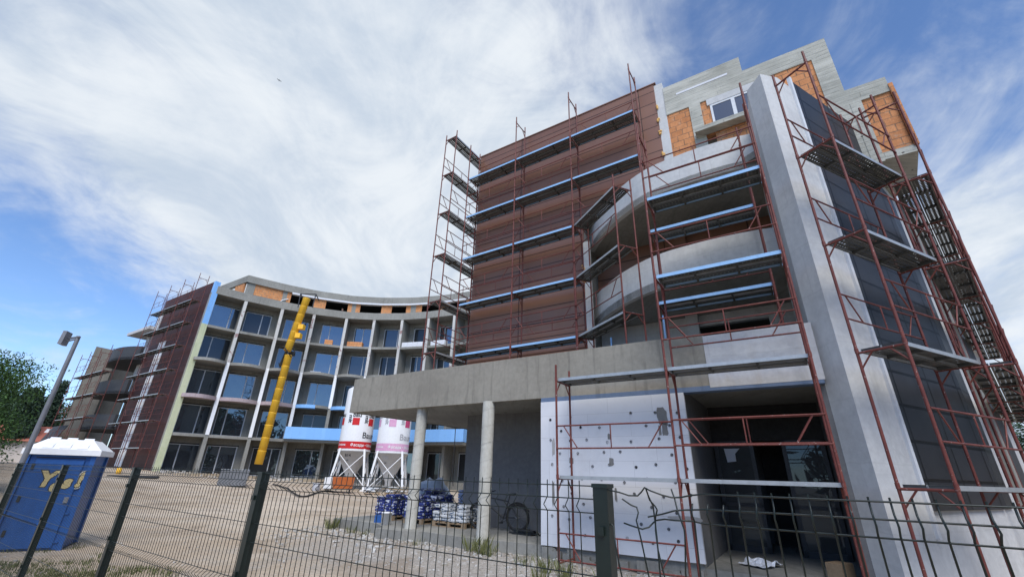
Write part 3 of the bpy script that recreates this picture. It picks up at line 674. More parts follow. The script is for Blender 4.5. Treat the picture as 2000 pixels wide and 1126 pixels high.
LV = lambda a, b: [1.68 + 2 * k for k in range(a, b + 1)]
# front of the entrance: two bays, the right one taller
P0 = F2(2.42, -1.0); P1 = F2(0.02, -1.0); P2 = F2(-2.36, -1.0)
scaffold('red tube scaffold in front of the white foam wall and entrance, blue edged decks', P2, FN, [0, 2.38, 4.78],
         [(-.05, LV(0, 4)), (-.02, LV(0, 4)), (.02, LV(0, 1))],
         [(0, 1, z) for z in LV(0, 3)] + [(1, 2, z) for z in LV(0, 1)],
         [(0, 1, z + .55, 0) for z in LV(0, 3)] + [(1, 2, 2.2, 0), (1, 2, .2, 0), (0, 1, 2.3, 1)] + [(0, 1, 4.25, 1), (0, 1, 8.3, 1)], top=.3)
# short scaffold inside the balcony recess
scaffold('short scaffold with two decks standing inside the balcony recess by the corner pier', F2(-2.12, .35), FN, [0, 2.45],
         [(4.0, [5.6, 7.62, 9.6]), (4.0, [5.6, 7.62])], [(0, 1, 5.6), (0, 1, 7.62)], [(0, 1, 6.15, 1)], top=.3)
# brown wall
b0 = (4.12, 11.29); bi = (.5570, .8305)
scaffold('tall red scaffold with six blue edged decks along the brown clad wall', b0, bi, [0, 2.48, 4.97, 7.46],
         [(9.66, [11.68, 13.68, 15.68]), (3.72, LV(2, 7)), (3.72, LV(2, 7)), (3.72, LV(2, 6) + [15.3])],
         [(1, 2, z) for z in LV(2, 6)] + [(2, 3, z) for z in LV(2, 6)] + [(0, 1, 11.68), (0, 1, 13.68)],
         [(1, 2, z + .55, 0) for z in LV(1, 5)] + [(2, 3, z + .55, 0) for z in LV(1, 5)] + [(1, 2, z + .55, 1) for z in LV(2, 6)] + [(2, 3, z + .55, 1) for z in LV(2, 6)] + [(0, 1, 12.23, 0), (0, 1, 10.2, 0), (0, 1, 14.3, 1)])
# return tower at the far left corner of the brown wall
scaffold('narrow scaffold tower projecting sideways past the left edge of the brown wall', (-3.20, 15.28), (.8305, -.5570), [0, 2.5],
         [(3.72, LV(2, 7)), (3.72, LV(2, 6) + [15.3])], [(0, 1, z) for z in LV(2, 7)],
         [(0, 1, z + .55, 0) for z in LV(1, 6)] + [(0, 1, z + .55, 1) for z in LV(2, 5)], blue_lip=False, w=.62)
# slanting link in front of the curved balconies
lk = Vector((2.04 - 2.93, 12.72 - 10.39)); lkl = lk.length; lk.normalize()
scaffold('three step scaffold bay slanting out beside the curved balconies', (2.93, 10.39), (lk.y, -lk.x), [0, lkl],
         [(4.56, [5.68, 7.68, 9.68]), (4.56, [5.68, 7.68, 9.68])], [(0, 1, z) for z in (5.68, 7.68, 9.68)],
         [(0, 1, 6.2, 0), (0, 1, 8.2, 0)], top=.35, blue_lip=False, w=.62)
# side wall run
sI = Vector((-.42, .9075))
scaffold('tall scaffold bay with perforated steel decks beside the dark clad side wall', (5.94, 6.15), sI, [0, -2.47],
         [(0, LV(0, 4)), (0, LV(0, 4))], [(0, 1, z) for z in LV(0, 3)], [(0, 1, z + .55, 0) for z in LV(0, 3)] + [(0, 1, z + .55, 1) for z in LV(1, 3)], blue_lip=False, w=.66)
scaffold('receding scaffold line crowded under the brick bay at the right edge', (8.62, 7.08), (-.652, .758), [0, -2.5, -5.0, -7.5, -10.0],
         [(0, LV(0, 4)), (0, LV(0, 3) + [8.6]), (0, LV(0, 3) + [8.6]), (0, LV(0, 3)), (0, LV(0, 3))],
         [(k, k + 1, z) for k in range(4) for z in LV(1, 3)], [(k, k + 1, z + .55, 0) for k in range(4) for z in LV(0, 3 if k < 2 else 2)] + [(0, 1, z + .55, 1) for z in LV(1, 2)], blue_lip=False, w=.64)

# ------------------------------------------------------------------ curved building
AZP = [(-37.0, 44.6), (-33.57, 45.0), (-29.6, 45.25), (-25.95, 45.3), (-22.06, 45.0), (-18.6, 44.2), (-15.0, 43.1), (-11.5, 41.7), (-8.0, 40.1), (-4.4, 38.4), (-.8, 36.8)]
PF = [Vector((d * sin(R(a)), d * cos(R(a)))) for a, d in AZP]
NB = len(PF) - 1
BN = []
for i in range(NB + 1):
    t = (PF[min(NB, i + 1)] - PF[max(0, i - 1)]).normalized(); BN.append(Vector((-t.y, t.x)))
def off(i, d): return tuple(PF[i] + BN[i] * d)
B2 = thing('curved_building', 'concave grey apartment block with open balcony bays and brick attic', 'building', (*off(4, 3), 0))
Z = [1.0, 4.13, 7.13, 10.13, 13.13, 16.0]
for k, z in enumerate(Z[1:-1], 1):
    m = MB(); m.strip([off(i, .02) for i in range(NB + 1)], [off(i, 9) for i in range(NB + 1)], z - .22, z); m.build('floor_slab', M['concrete'], B2)
m = MB(); m.strip([off(i, -.05) for i in range(NB + 1)], [off(i, .35) for i in range(NB + 1)], 16.0, 16.72); m.strip([off(i, .35) for i in range(NB + 1)], [off(i, 9) for i in range(NB + 1)], 16.1, 16.6); m.build('roof_beam', M['concrete'], B2)
m = MB(); m.strip([off(i, 1.75) for i in range(NB + 1)], [off(i, 2.0) for i in range(NB + 1)], -.3, 16.1); m.build('rear_balcony_wall', M['concrete'], B2)
m = MB(); m.strip([off(i, .9) for i in range(NB + 1)], [off(i, 1.76) for i in range(NB + 1)], -.4, 1.0); m.build('plinth', M['concrete'], B2)
for i in range(NB + 1):    # fins between the bays
    c = PF[i]; n_ = BN[i]; t_ = Vector((n_.y, -n_.x))
    Ff = lambda a, b, z: (*(c + t_ * a + n_ * b), z)
    m = MB(); m.box(-.14, .14, 0 if i else -.05, 1.76, -.4, 16.02, Ff); fo = m.build('fin_wall', M['concrete'], B2)
    if i == 0: continue
    m = MB(); m.box(-.135, .135, -.05, -.002, 4.1 if i < 4 else 7.0, 10.13, Ff)
    if i < 6: s_ = m.build('fin_facing', M['white_strip'], fo)
    m = MB(); m.box(-.13, .13, -.035, -.002, 10.13, 15.98, Ff); m.build('fin_facing', M['bare_strip'], fo)
# balcony lips that bulge outwards
def lip(i, z, mt, frac0=0., frac1=1., th=.22):
    a, b = PF[i], PF[i + 1]; n_ = (BN[i] + BN[i + 1]).normalized(); L_ = (b - a)
    K = 12; fr = []; bk = []
    for k in range(K + 1):
        f = frac0 + (frac1 - frac0) * k / K; f = .05 + f * .9
        p = a + L_ * f - n_ * (.85 * sin(pi * f) ** .8 + .03); fr.append(tuple(p)); bk.append(tuple(a + L_ * f + n_ * .05))
    m = MB(); m.strip(fr, bk, z - th, z + .02); return m.build('balcony_edge', M[mt], B2)
for i in range(NB):
    lip(i, 10.13, 'concrete')
    if i < 3: lip(i, 7.13, 'pink_board', th=.28)
    elif i == 3: lip(i, 7.13, 'blue_board', 0, .62, .28); lip(i, 7.13, 'concrete', .62, 1.)
    elif i < 7: lip(i, 7.13, 'blue_board', th=.28)
    if i < 7:   # thin raw slab edge trims
        pass
# windows
def bay_window(i, z0, h, w=2.15, split=.36, side=0., ground=False):
    a, b = PF[i], PF[i + 1]; n_ = (BN[i] + BN[i + 1]).normalized(); t_ = (b - a).normalized(); L_ = (b - a).length
    c = a + (b - a) * .5 + n_ * 1.75 + t_ * side
    W = lambda x, y, z: (*(c + t_ * x + n_ * y), z)
    m = MB(); r_ = .055
    m.box(-w / 2 - .1, w / 2 + .1, -.012, .05, z0 + h, z0 + h + .10, W)
    fr = MB()
    for x in (-w / 2, -w / 2 + w * split, w / 2 - r_): fr.box(x, x + r_ * (1.5 if x not in (-w / 2,) else 1), -.06, .02, z0, z0 + h, W)
    for z in (z0, z0 + h - r_): fr.box(-w / 2 + r_, w / 2 - r_, -.055, .02, z, z + r_, W)
    fo = fr.build('window', M['frame_white'], B2)
    g = MB(); g.box(-w / 2 + r_, w / 2 - r_, -.03, -.012, z0 + r_, z0 + h - r_, W); g.build('pane', M['glass_dark'] if (i * 7 + int(z0)) % 5 == 0 else M['glass'], fo)
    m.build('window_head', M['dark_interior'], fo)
for i in range(NB):
    for k, z in enumerate(Z[:-1]):
        if i == NB - 1 and k < 2: continue
        bay_window(i, z + .06, 2.35 if k else 2.3, 2.2 if i < 6 else 1.9, (.34, .62, .4, .3, .66)[(i * 2 + k) % 5], (.25, -.1, .1, .3, .25, .2, .1, -.15, 0, 0)[i])
# attic, set back
AT = [off(i, 2.35) for i in range(NB + 1)]; ATi = [off(i, 2.65) for i in range(NB + 1)]
def onarc(az, d):   # point on the attic front line (offset d) at a compass angle
    for i in range(NB):
        a = Vector(off(i, d)); b = Vector(off(i + 1, d)); ra = atan2(a.x, a.y); rb = atan2(b.x, b.y)
        if ra <= R(az) <= rb or i == NB - 1 or (i == 0 and R(az) < ra):
            # intersect the ray with the segment
            dx, dy = sin(R(az)), cos(R(az)); e = b - a; den = dx * e.y - dy * e.x
            k = (dy * a.x - dx * a.y) / den if abs(den) > 1e-9 else 0
            p = a + e * k; return (p.x, p.y)
def arcband(a0, a1, d0, d1, z0, z1, m):
    n_ = max(1, int((a1 - a0) / 1.2)); fr = [onarc(a0 + (a1 - a0) * k / n_, d0) for k in range(n_ + 1)]; bk = [onarc(a0 + (a1 - a0) * k / n_, d1) for k in range(n_ + 1)]
    m.strip(fr, bk, z0, z1)
m = MB(); arcband(-34.1, -1.2, 2.1, 2.55, 18.62, 19.35, m); m.build('attic_beam', M['concrete'], B2)
m = MB(); arcband(-29.0, -2.0, 2.06, 2.5, 18.45, 18.615, m); m.build('formwork_strip', M['white_board'], B2)
GDv = (-.8412, .5407)
a_ = onarc(-34.1, 2.1)
m = MB(); SW = lambda s, n_, z: (a_[0] + s * GDv[0] + n_ * GDv[1], a_[1] + s * GDv[1] - n_ * GDv[0], z)
m.box(0, 9, 0, .3, 18.62, 19.35, SW); m.build('attic_beam', M['concrete'], B2)
m = MB(); m.box(.5, 2.2, .05, .25, 16.6, 18.62, SW); m.build('brick_wall', M['brick_far'], B2)
m = MB(); arcband(-34.0, -33.1, 2.25, 2.6, 16.6, 18.62, m); m.build('attic_column', M['concrete'], B2)
for a, b in ((-33.1, -30.0), (-29.5, -29.05), (-26.3, -24.9), (-22.2, -21.7), (-21.2, -20.65), (-17.95, -16.6), (-14.7, -14.1), (-13.4, -12.6), (-10.0, -8.8), (-6.5, -5.4)):
    m = MB(); arcband(a, b, 2.3, 2.55, 16.6, 18.615, m); m.build('brick_pier', M['brick_far'], B2)
for a, b in ((-30.0, -29.5), (-21.7, -21.2), (-14.1, -13.4)):
    m = MB(); arcband(a, b, 2.28, 2.55, 16.6, 18.617, m); m.build('attic_column', M['concrete'], B2)
m = MB(); arcband(-15.4, -14.7, 2.3, 2.5, 16.6, 17.35, m); arcband(-20.65, -20.2, 2.3, 2.5, 16.6, 17.2, m); m.build('brick_pier', M['brick_far'], B2)
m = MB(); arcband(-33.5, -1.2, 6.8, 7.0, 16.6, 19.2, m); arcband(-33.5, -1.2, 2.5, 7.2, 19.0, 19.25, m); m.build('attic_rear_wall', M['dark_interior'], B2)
# bent white conduit on the attic
pp = onarc(-30.15, 2.2); qq = onarc(-29.3, 2.2); rr_ = onarc(-30.3, 2.2)
m = MB(); m.path([(*rr_, 16.9), (*pp, 17.35), (*onarc(-29.9, 2.2), 17.6), (*qq, 17.85)], .045, 6); m.build('conduit', M['white_strip'], B2)
# side wall facing left, clad in oxblood panels
G0 = PF[0]
def G(s, n_, z): return (G0.x + s * GDv[0] + n_ * GDv[1], G0.y + s * GDv[1] - n_ * GDv[0], z)   # n > 0 : away from the camera
m = MB(); m.box(.2, 10.2, -.02, .3, -.3, 17.15, G); m.build('side_cladding', M['oxblood_panel'], B2)
m = MB(); m.box(-.10, .2, -.1, .35, 13.1, 17.1, G); m.build('edge_board', M['blue_board'], B2)
m = MB(); m.box(-.10, .2, -.1, .35, .6, 13.1, G); m.build('edge_board', M['lime_strip'], B2)
for s0, s1 in ((6.5, 7.0), (7.3, 7.9)):
    m = MB(); m.box(s0, s1, -.06, -.021, 1.5, 12.4, G)
    m.build('light_strip', M['white_strip'], B2)
m = MB(); m.box(9.6, 10.4, -.12, -.021, 13.7, 16.0, G); m.build('tank', M['frame_white'], B2)
m = MB(); m.box(10.2, 15.7, -.6, 5, 14.05, 14.35, G); m.build('side_roof_slab', M['plaster_new'], B2)
m = MB(); m.box(10.2, 13.8, .6, 4, 9.5, 14.05, G); m.build('side_wall', M['plaster_new'], B2)
for zb in (11.0, 7.75, 4.6):     # dark curved balconies
    cur = [(10.3 + 8.2 * k / 14, -.55 - .9 * sin(pi * (k / 14) ** .8)) for k in range(15)]; inr = [(a, b + .25) for a, b in cur]
    m = MB(); m.strip([G(a, b, 0)[:2] for a, b in cur], [G(a, b, 0)[:2] for a, b in inr], zb, zb + 1.25)
    m.strip([G(a, b, 0)[:2] for a, b in cur], [G(a, 2.5, 0)[:2] for a, b in cur], zb - .02, zb + .2); m.build('curved_balcony', M['charcoal'], B2)
m = MB(); m.box(10.35, 19.2, 2.3, 3, -.3, 13.1, G); m.box(9.9, 10.35, .305, 3, -.3, 13.9, G); m.build('balcony_recess_wall', M['concrete'], B2)
wg = [Vector((-43.9, 46.4)), Vector((-45.4, 44.2))]
m = MB(); wv = [(-42.9, 46.2), (-45.0, 45.6), (-49.5, 50.5), (-44.5, 51)]
m.add([(x, y, -.4) for x, y in wv] + [(wv[0][0], wv[0][1], 13.05), (wv[1][0], wv[1][1], 13.35), (wv[2][0], wv[2][1], 13.5), (wv[3][0], wv[3][1], 13.1)],
      [(0, 1, 2, 3), (7, 6, 5, 4), (0, 4, 5, 1), (1, 5, 6, 2), (2, 6, 7, 3), (3, 7, 4, 0)]); m.build('end_wing', M['wing_grey'], B2)
# blue terrace upstand
tp = [Vector((43.9 * sin(R(-26.3)), 43.9 * cos(R(-26.3)))), Vector((43.2 * sin(R(-22)), 43.2 * cos(R(-22)))), Vector((41.9 * sin(R(-17)), 41.9 * cos(R(-17)))), Vector((40.1 * sin(R(-12)), 40.1 * cos(R(-12)))), Vector((37.3 * sin(R(-5.65)), 37.3 * cos(R(-5.65))))]
m = MB(); m.strip([tuple(p) for p in tp], [tuple(p * 1.006) for p in tp], 4.1, 5.1); q = tp[-1]; m.prism([tuple(q), tuple(q * 1.006), (q.x + .55, q.y + 2.2), (q.x + .8, q.y + 2.15)], 4.1, 5.1)
m.build('terrace_parapet', M['blue_board'], B2)
m = MB(); m.strip([tuple(p * 1.006) for p in tp], [tuple(p * 1.06) for p in tp], 3.9, 4.12); m.build('terrace_slab', M['concrete'], B2)

# left building scaffolds
lz = [2.9 + 2.04 * k for k in range(7)]
pl = G(.6, -1.2, 0)
scaffold('distant red scaffold climbing above the dark red end wall', (pl[0], pl[1]), (-GDv[1] * -1, -GDv[0] * -1) if False else (.5407, .8412), [0, 2.87, 5.75, 8.65],
         [(.9, lz + [17.2])] * 4, [(k, k + 1, z) for k in range(3) for z in lz],
         [(0, 1, z + .55, 0) for z in lz] + [(1, 2, z + .55, 0) for z in lz] + [(2, 3, z + .55, 0) for z in lz[4:]] + [(0, 1, z + .55, 1) for z in lz] + [(1, 2, z + .55, 1) for z in lz], blue_lip=False, w=.75, top=.4)
pl = G(10.6, -2.6, 0); lz2 = [3.4, 5.45, 7.5, 9.55]
scaffold('lower distant scaffold in front of the dark curved balconies', (pl[0], pl[1]), (.5407, .8412), [0, 2.8, 5.6, 8.2],
         [(.8, lz2 + [11.6])] * 4, [(i, i + 1, z) for i in range(3) for z in lz2], [(i, i + 1, z + .55, 0) for i in range(3) for z in lz2], blue_lip=False, w=.8, top=.3)
# dark pallets leaning by the wing
m = MB()
for k in range(5):
    p = G(16.5 + k * .9, -3.5, 0); q = G(16.9 + k * .9, -1.9, 0)
    m.hexa([(p[0], p[1], .9), (p[0] - .7, p[1] + .45, .9), (p[0] - .7, p[1] + .5, .9), (p[0], p[1] + .06, .9), (q[0], q[1], 5.0), (q[0] - .7, q[1] + .45, 5.0), (q[0] - .7, q[1] + .5, 5.0), (q[0], q[1] + .06, 5.0)])
tag(m.build('leaning_panels', M['charcoal']), 'row of dark panels leaning against the grey end wing', 'panels')

# ------------------------------------------------------------------ rubbish chute
def polar(az, d, z): return Vector((d * sin(R(az)), d * cos(R(az)), z))
ch = thing('rubbish_chute', 'long yellow builders chute of stacked tubes hanging from the attic opening', 'chute', polar(-27.9, 43.2, 0))
def chute_seg(p, q, r0, r1, lug=False):
    m = MB(); d = (q - p).normalized(); a = d.orthogonal().normalized(); b = d.cross(a); n = 18
    prof = [(0, r0 * 1.0), (.02, r0 * 1.07), (.05, r0 * 1.07), (.07, r0), (1, r1), (1, r1 * .92), (.05, r0 * .92)]
    vs = []; L_ = (q - p)
    for f, rr in prof:
        for k in range(n): vs.append(p + L_ * f + (a * cos(2 * pi * k / n) + b * sin(2 * pi * k / n)) * rr)
    fs = [(i * n + k, i * n + (k + 1) % n, (i + 1) * n + (k + 1) % n, (i + 1) * n + k) for i in range(len(prof) - 1) for k in range(n)]
    m.add(vs, fs, 0, True)
    if lug:
        c = p.lerp(q, .35); s_ = Vector((1, .3, 0)); m.box(c.x + .28, c.x + .75, c.y - .25, c.y + .25, c.z - .25, c.z + .2)
    m.build('chute_segment', M['yellow_plastic'], ch, recalc=False)
top, kink, low, bot = polar(-27.25, 43.6, 16.9), polar(-28.0, 43.2, 11.6), polar(-27.75, 43.3, 11.15), polar(-28.15, 43.0, 2.0)
for k in range(6): chute_seg(top.lerp(kink, k / 6), top.lerp(kink, (k + 1.08) / 6), .335 - .003 * k, .31, k in (3, 4))
for k in range(9): chute_seg(low.lerp(bot, k / 9), low.lerp(bot, (k + 1.02) / 9), .318, .308)
m = MB(); c = polar(-27.2, 43.7, 16.95)
for a, b in (((-.75, 0, .5), (.75, 0, .5)), ((-.75, 0, .5), (-.7, 0, -.9)), ((.75, 0, .5), (.7, 0, -.9)), ((-.75, 0, .5), (-.75, .9, .2)), ((.75, 0, .5), (.75, .9, .2))): m.tube(c + Vector(a), c + Vector(b), .05, 6)
m.build('hopper_frame', M['frame_dark'], ch)
m = MB(); m.path([kink + Vector((-.3, -.3, .3)), kink + Vector((.1, -.5, -.1)), low + Vector((.4, -.3, -.2)), low + Vector((.45, .1, .3)), kink + Vector((.3, .2, .5))], .05, 5); m.build('strap', M['black_rubber'], ch)
# worker kneeling in the attic opening
def worker():
    p = Vector((*onarc(-22.75, 2.9), 16.62))
    js = [(0, 0, .42), (0, -.04, .62), (0, -.10, .86), (0, -.14, 1.0), (0, -.17, 1.09), (0, -.20, 1.22), (0, -.2, 1.32),   # pelvis..head
          (-.2, -.12, .95), (-.3, -.3, .74), (-.2, -.5, .66), (.2, -.12, .95), (.3, -.3, .74), (.22, -.5, .66),
          (-.12, -.3, .28), (-.13, .1, .08), (-.13, .32, .05), (.12, -.3, .28), (.13, .1, .08), (.13, .32, .05)]
    es = [(0, 1), (1, 2), (2, 3), (3, 4), (4, 5), (5, 6), (3, 7), (7, 8), (8, 9), (3, 10), (10, 11), (11, 12), (0, 13), (13, 14), (14, 15), (0, 16), (16, 17), (17, 18)]
    rad = [.16, .15, .17, .12, .06, .105, .08, .07, .05, .04, .07, .05, .04, .1, .07, .05, .1, .07, .05]
    t_ = Vector((BN[4].y, -BN[4].x))
    me = bpy.data.meshes.new('person'); me.from_pydata([(a * t_.x + b * BN[4].x, a * t_.y + b * BN[4].y, c) for a, b, c in js], es, [])
    o = link('person', me, None, p); sk = o.modifiers.new('skin', 'SKIN'); o.modifiers.new('sub', 'SUBSURF').levels = 2; o.modifiers['sub'].render_levels = 2
    for v, r in zip(me.skin_vertices[0].data, rad): v.radius = (r, r)
    me.skin_vertices[0].data[0].use_root = True
    dg = bpy.context.evaluated_depsgraph_get(); m2 = bpy.data.meshes.new_from_object(o.evaluated_get(dg)); o.modifiers.clear(); o.data = m2
    for mm in ('shirt_red', 'skin', 'hair'): m2.materials.append(M[mm])
    for f in m2.polygons:
        z = f.center.z; f.use_smooth = True
        f.material_index = 2 if z > 1.30 else (1 if z > 1.06 else 0)
    tag(o, 'worker in a dark red top kneeling in the attic opening', 'person')
worker()
# ------------------------------------------------------------------ silos
def silo(label, num, pos, rz, fade):
    r_ = thing('mortar_silo', label, 'silo', pos, rz); RR = 1.2
    red = M['faded_pink'] if fade else M['sign_red']; blk = M['faded_grey'] if fade else M['sign_black']; sq = M['faded_pink'] if fade else M['sign_red']
    m = MB(); m.lathe([(RR, 2.75), (RR, 7.2), (RR * .96, 7.35), (.35, 7.9), (0, 7.9)], 40); link('tank', m.mesh('tank', M['white_paint']), r_)
    m = MB(); m.lathe([(RR, 2.75), (RR * 1.012, 2.75), (RR * 1.012, 2.66), (RR, 2.66), (.22, .72), (.22, .5), (.16, .4), (0, .4)], 40); link('hopper_cone', m.mesh('hopper_cone', M['cone_grey']), r_)
    m = MB(); m.lathe([(RR + .006, 2.84), (RR + .006, 3.36)], 48); bo = link('colour_band', m.mesh('colour_band', red), r_)
    def wrap(s, size, a0, z0, mt, par_, bold=0., vert=False, lift=.012):
        vs, fs = text_geo(s, size, bold); m = MB(); out = []
        for v in vs:
            x, y = (v.x, v.y) if not vert else (v.y, -v.x)
            if vert: x = v.y; y = -v.x
            a = a0 + x / RR; out.append(((RR + lift) * sin(a), -(RR + lift) * cos(a), z0 + y))
        m.add(out, fs); link('lettering', m.mesh('lettering', mt, recalc=False), par_)
    def patch(a0, a1, z0, z1, mt, nm='logo_square', lift=.010):
        m = MB(); vs = []; n = 8
        for k in range(n + 1):
            a = a0 + (a1 - a0) * k / n
            for z in (z0, z1): vs.append(((RR + lift) * sin(a), -(RR + lift) * cos(a), z))
        m.add(vs, [(2 * k, 2 * k + 2, 2 * k + 3, 2 * k + 1) for k in range(n)]); return link(nm, m.mesh(nm, mt, recalc=False), r_)
    for a0 in (R(-14), R(46), R(-78), R(120)):
        s2 = M['faded_magenta'] if fade and a0 > 0 else sq
        lo = patch(a0, a0 + .44, 4.54, 5.07, s2)
        wrap('bau', .46, a0 - .02, 5.15, blk, lo, .012); wrap('mit', .44, a0 - .27, 5.28, blk, lo, .012, True)
    wrap('Baumit', .62, R(28), 3.62, blk, bo, .006); wrap('Baumit', .62, R(-170), 3.62, blk, bo, .006)
    wh = M['white_paint']
    wrap('Фасади • Мазилки • Замазки', .27, R(-8), 3.02, wh, bo, .006); wrap('Замазки', .2, R(-66), 3.06, wh, bo, .004)
    vs, fs = text_geo(num, .3, .006); m = MB(); out = []
    for v in vs:
        a = R(-26) + v.x / 1.05; z = 2.28 + v.y * .9; rr = .22 + (z - .72) / (2.66 - .72) * (RR - .22) + .012; out.append((rr * sin(a), -rr * cos(a), z))
    m.add(out, fs); link('number', m.mesh('number', blk, recalc=False), r_)
    m = MB(); a = R(-17); rr = .22 + (2.02 - .72) / 1.94 * (RR - .22); m.lathe([(0, .03), (.07, .02), (.08, -.02)], 10, (rr * sin(a), -rr * cos(a), 2.02)); link('vent_cap', m.mesh('vent_cap', M['sign_black']), r_)
    m = MB()
    lg = [(sx * 1.0, sy * 1.0) for sx, sy in ((-1, -1), (1, -1), (1, 1), (-1, 1))]
    for x, y in lg:
        m = MB()
        m.hexa([(x * 1.25 - .07, y * 1.25 - .07, .06), (x * 1.25 + .07, y * 1.25 - .07, .06), (x * 1.25 + .07, y * 1.25 + .07, .06), (x * 1.25 - .07, y * 1.25 + .07, .06), (x * .88 - .07, y * .88 - .07, 2.85), (x * .88 + .07, y * .88 - .07, 2.85), (x * .88 + .07, y * .88 + .07, 2.85), (x * .88 - .07, y * .88 + .07, 2.85)])
        m.box(x * 1.25 - .2, x * 1.25 + .2, y * 1.25 - .2, y * 1.25 + .2, -.1, .06)
        link('leg', m.mesh('leg', M['white_paint']), r_)
    m = MB()
    for k in range(4):
        a, b = lg[k], lg[(k + 1) % 4]
        m.tube((a[0] * .92, a[1] * .92, 2.5), (b[0] * 1.22, b[1] * 1.22, .3), .035, 5); m.tube((b[0] * .92, b[1] * .92, 2.5), (a[0] * 1.22, a[1] * 1.22, .3), .035, 5)
    link('cross_brace', m.mesh('cross_brace', M['white_paint']), r_)
    m = MB(); m.path([(0, 0, .45), (.1, -.1, .2), (.3, -.5, .05), (.2, -1.0, .0)], .12, 8); link('outlet_hose', m.mesh('outlet_hose', M['faded_grey']), r_)
s1 = polar(-18.5, 37.4, 0); s2 = polar(-14.15, 35.8, 0)
silo('white mortar silo with bright red band, numbered 814', '814', (s1.x, s1.y, gz(s1.x, s1.y) - .05), R(10), False)
silo('white mortar silo with faded pink band, beside the round porch column', '795', (s2.x, s2.y, gz(s2.x, s2.y) - .05), R(6), True)

def bag_mesh(name, lx, ly, lz):
    m = MB(); n = 6; vs = []
    b = bmesh.new(); bmesh.ops.create_cube(b, size=1); bmesh.ops.subdivide_edges(b, edges=b.edges, cuts=4, use_grid_fill=True)
    for v in b.verts:
        x, y, z = v.co * 2
        pin = (1 - .2 * abs(x) ** 6) * (1 - .16 * abs(y) ** 6)
        v.co = Vector((x * lx / 2 * (1 - .05 * z * z), y * ly / 2 * (1 - .06 * z * z), z * lz / 2 * pin + .008 * noise.noise(Vector((x * 3, y * 3, z)))))
    me = bpy.data.meshes.new(name); b.verts.index_update(); 
    m.add([v.co for v in b.verts], [[v.index for v in f.verts] for f in b.faces], 0, True); b.free()
    return m
bagm0 = bag_mesh('bag', .6, .38, .14).mesh('bag', M['bag_white'])
# mortar machine
mx = polar(-19.5, 33.8, 0); mr = thing('mortar_pump', 'orange and white mortar machine on the ground in front of the silos', 'machine', (mx.x, mx.y, gz(mx.x, mx.y)), R(15))
m = MB(); m.hexa([(-.35, -.4, .25), (.85, -.4, .25), (.85, .4, .25), (-.35, .4, .25), (-.45, -.5, .95), (.95, -.5, .95), (.95, .5, .95), (-.45, .5, .95)]); link('hopper', m.mesh('hopper', M['orange_paint']), mr)
m = MB(); m.box(-.95, -.47, -.3, .3, .2, .92); link('motor_box', m.mesh('motor_box', M['white_paint']), mr)
m = MB(); m.tube((-.9, -.42, .22), (.9, -.42, .22), .03); m.tube((-.9, .42, .22), (.9, .42, .22), .03)
for x in (-.7, .7): m.tube((x, -.42, .22), (x, -.42, 0), .03); m.tube((x, .42, .22), (x, .42, 0), .03)
link('chassis', m.mesh('chassis', M['sign_black']), mr)
m = MB(); m.ring((-1.35, -.2, .28), .2, .07, (1, .2, 0)); m.lathe([(.24, 0), (.24, .5), (.2, .54), (0, .54)], 12, (-1.6, .2, 0)); tag(m.build('cable_drum', M['faded_grey']), 'grey drum and hose coil left of the orange machine', 'drum').location = (mx.x, mx.y, gz(mx.x, mx.y))
# clutter round the silos and along the facade foot
for k, (az, d, lab) in enumerate(((-15.75, 33.2, 'white bag heap on a pallet between the silo legs'), (-13.2, 33.6, 'white bag heap on a pallet right of the pink banded silo'))):
    p = polar(az, d, 0); z0 = gz(p.x, p.y); o = thing('bag_heap', lab, 'bags', (p.x, p.y, z0), .3 + k)
    m = MB()
    for y in (-.5, -.2, .1, .4): m.box(-.5, .5, y, y + .12, .1, .14)
    for x in (-.5, 0, .4): m.box(x, x + .1, -.5, .52, 0, .1)
    link('pallet_base', m.mesh('pallet_base', M['pallet_wood']), o)
    for j in range(9): link('bag', bagm0, o, (random.uniform(-.28, .28), random.uniform(-.32, .32), .2 + .1 * (j // 3)), (random.uniform(-.2, .2), random.uniform(-.2, .2), random.uniform(0, 3)))
for az, d, L_, rz, lab in ((-33.0, 42.6, 3.2, .6, 'long grey plank bundle at the foot of the second bay'), (-28.6, 43.4, 2.6, .3, 'short plank bundle on the ground just left of the yellow chute'), (-23.2, 42.8, 3.0, -.1, 'plank bundle on the ground between the chute and the silos')):
    p = polar(az, d, 0); m = MB()
    for j in range(6): a = random.uniform(-.06, .06); m.hexa([(-L_ / 2, j * .16, 0), (L_ / 2, j * .16 + a, 0), (L_ / 2, j * .16 + .13 + a, 0), (-L_ / 2, j * .16 + .13, 0), (-L_ / 2, j * .16, .06 + .05 * (j % 3)), (L_ / 2, j * .16 + a, .06 + .05 * (j % 3)), (L_ / 2, j * .16 + .13 + a, .06 + .05 * (j % 3)), (-L_ / 2, j * .16 + .13, .06 + .05 * (j % 3))])
    tag(link('plank_bundle', m.mesh('plank_bundle', M['plank_wood']), None, (p.x, p.y, gz(p.x, p.y) + .02), (0, 0, rz)), lab, 'planks')
pts_ = []
for k in range(40):
    f = k / 39; az = -19.8 - 6.5 * f; d = 33.2 - 6 * sin(f * 2.6) + 2.0 * sin(f * 9) + 7 * f; q = polar(az, d, 0); pts_.append((q.x, q.y, gz(q.x, q.y) + .07))
m = MB(); m.path(pts_, .045, 6); tag(m.build('mortar_hose', M['black_rubber']), 'black hose snaking over the yard from the orange machine', 'hose')
p = polar(-39.6, 40.5, 0); m = MB(); m.lathe([(0, 0), (.14, 0), (.14, .1), (.15, .12), (.15, .3), (.14, .32), (.14, .4), (0, .42)], 18)
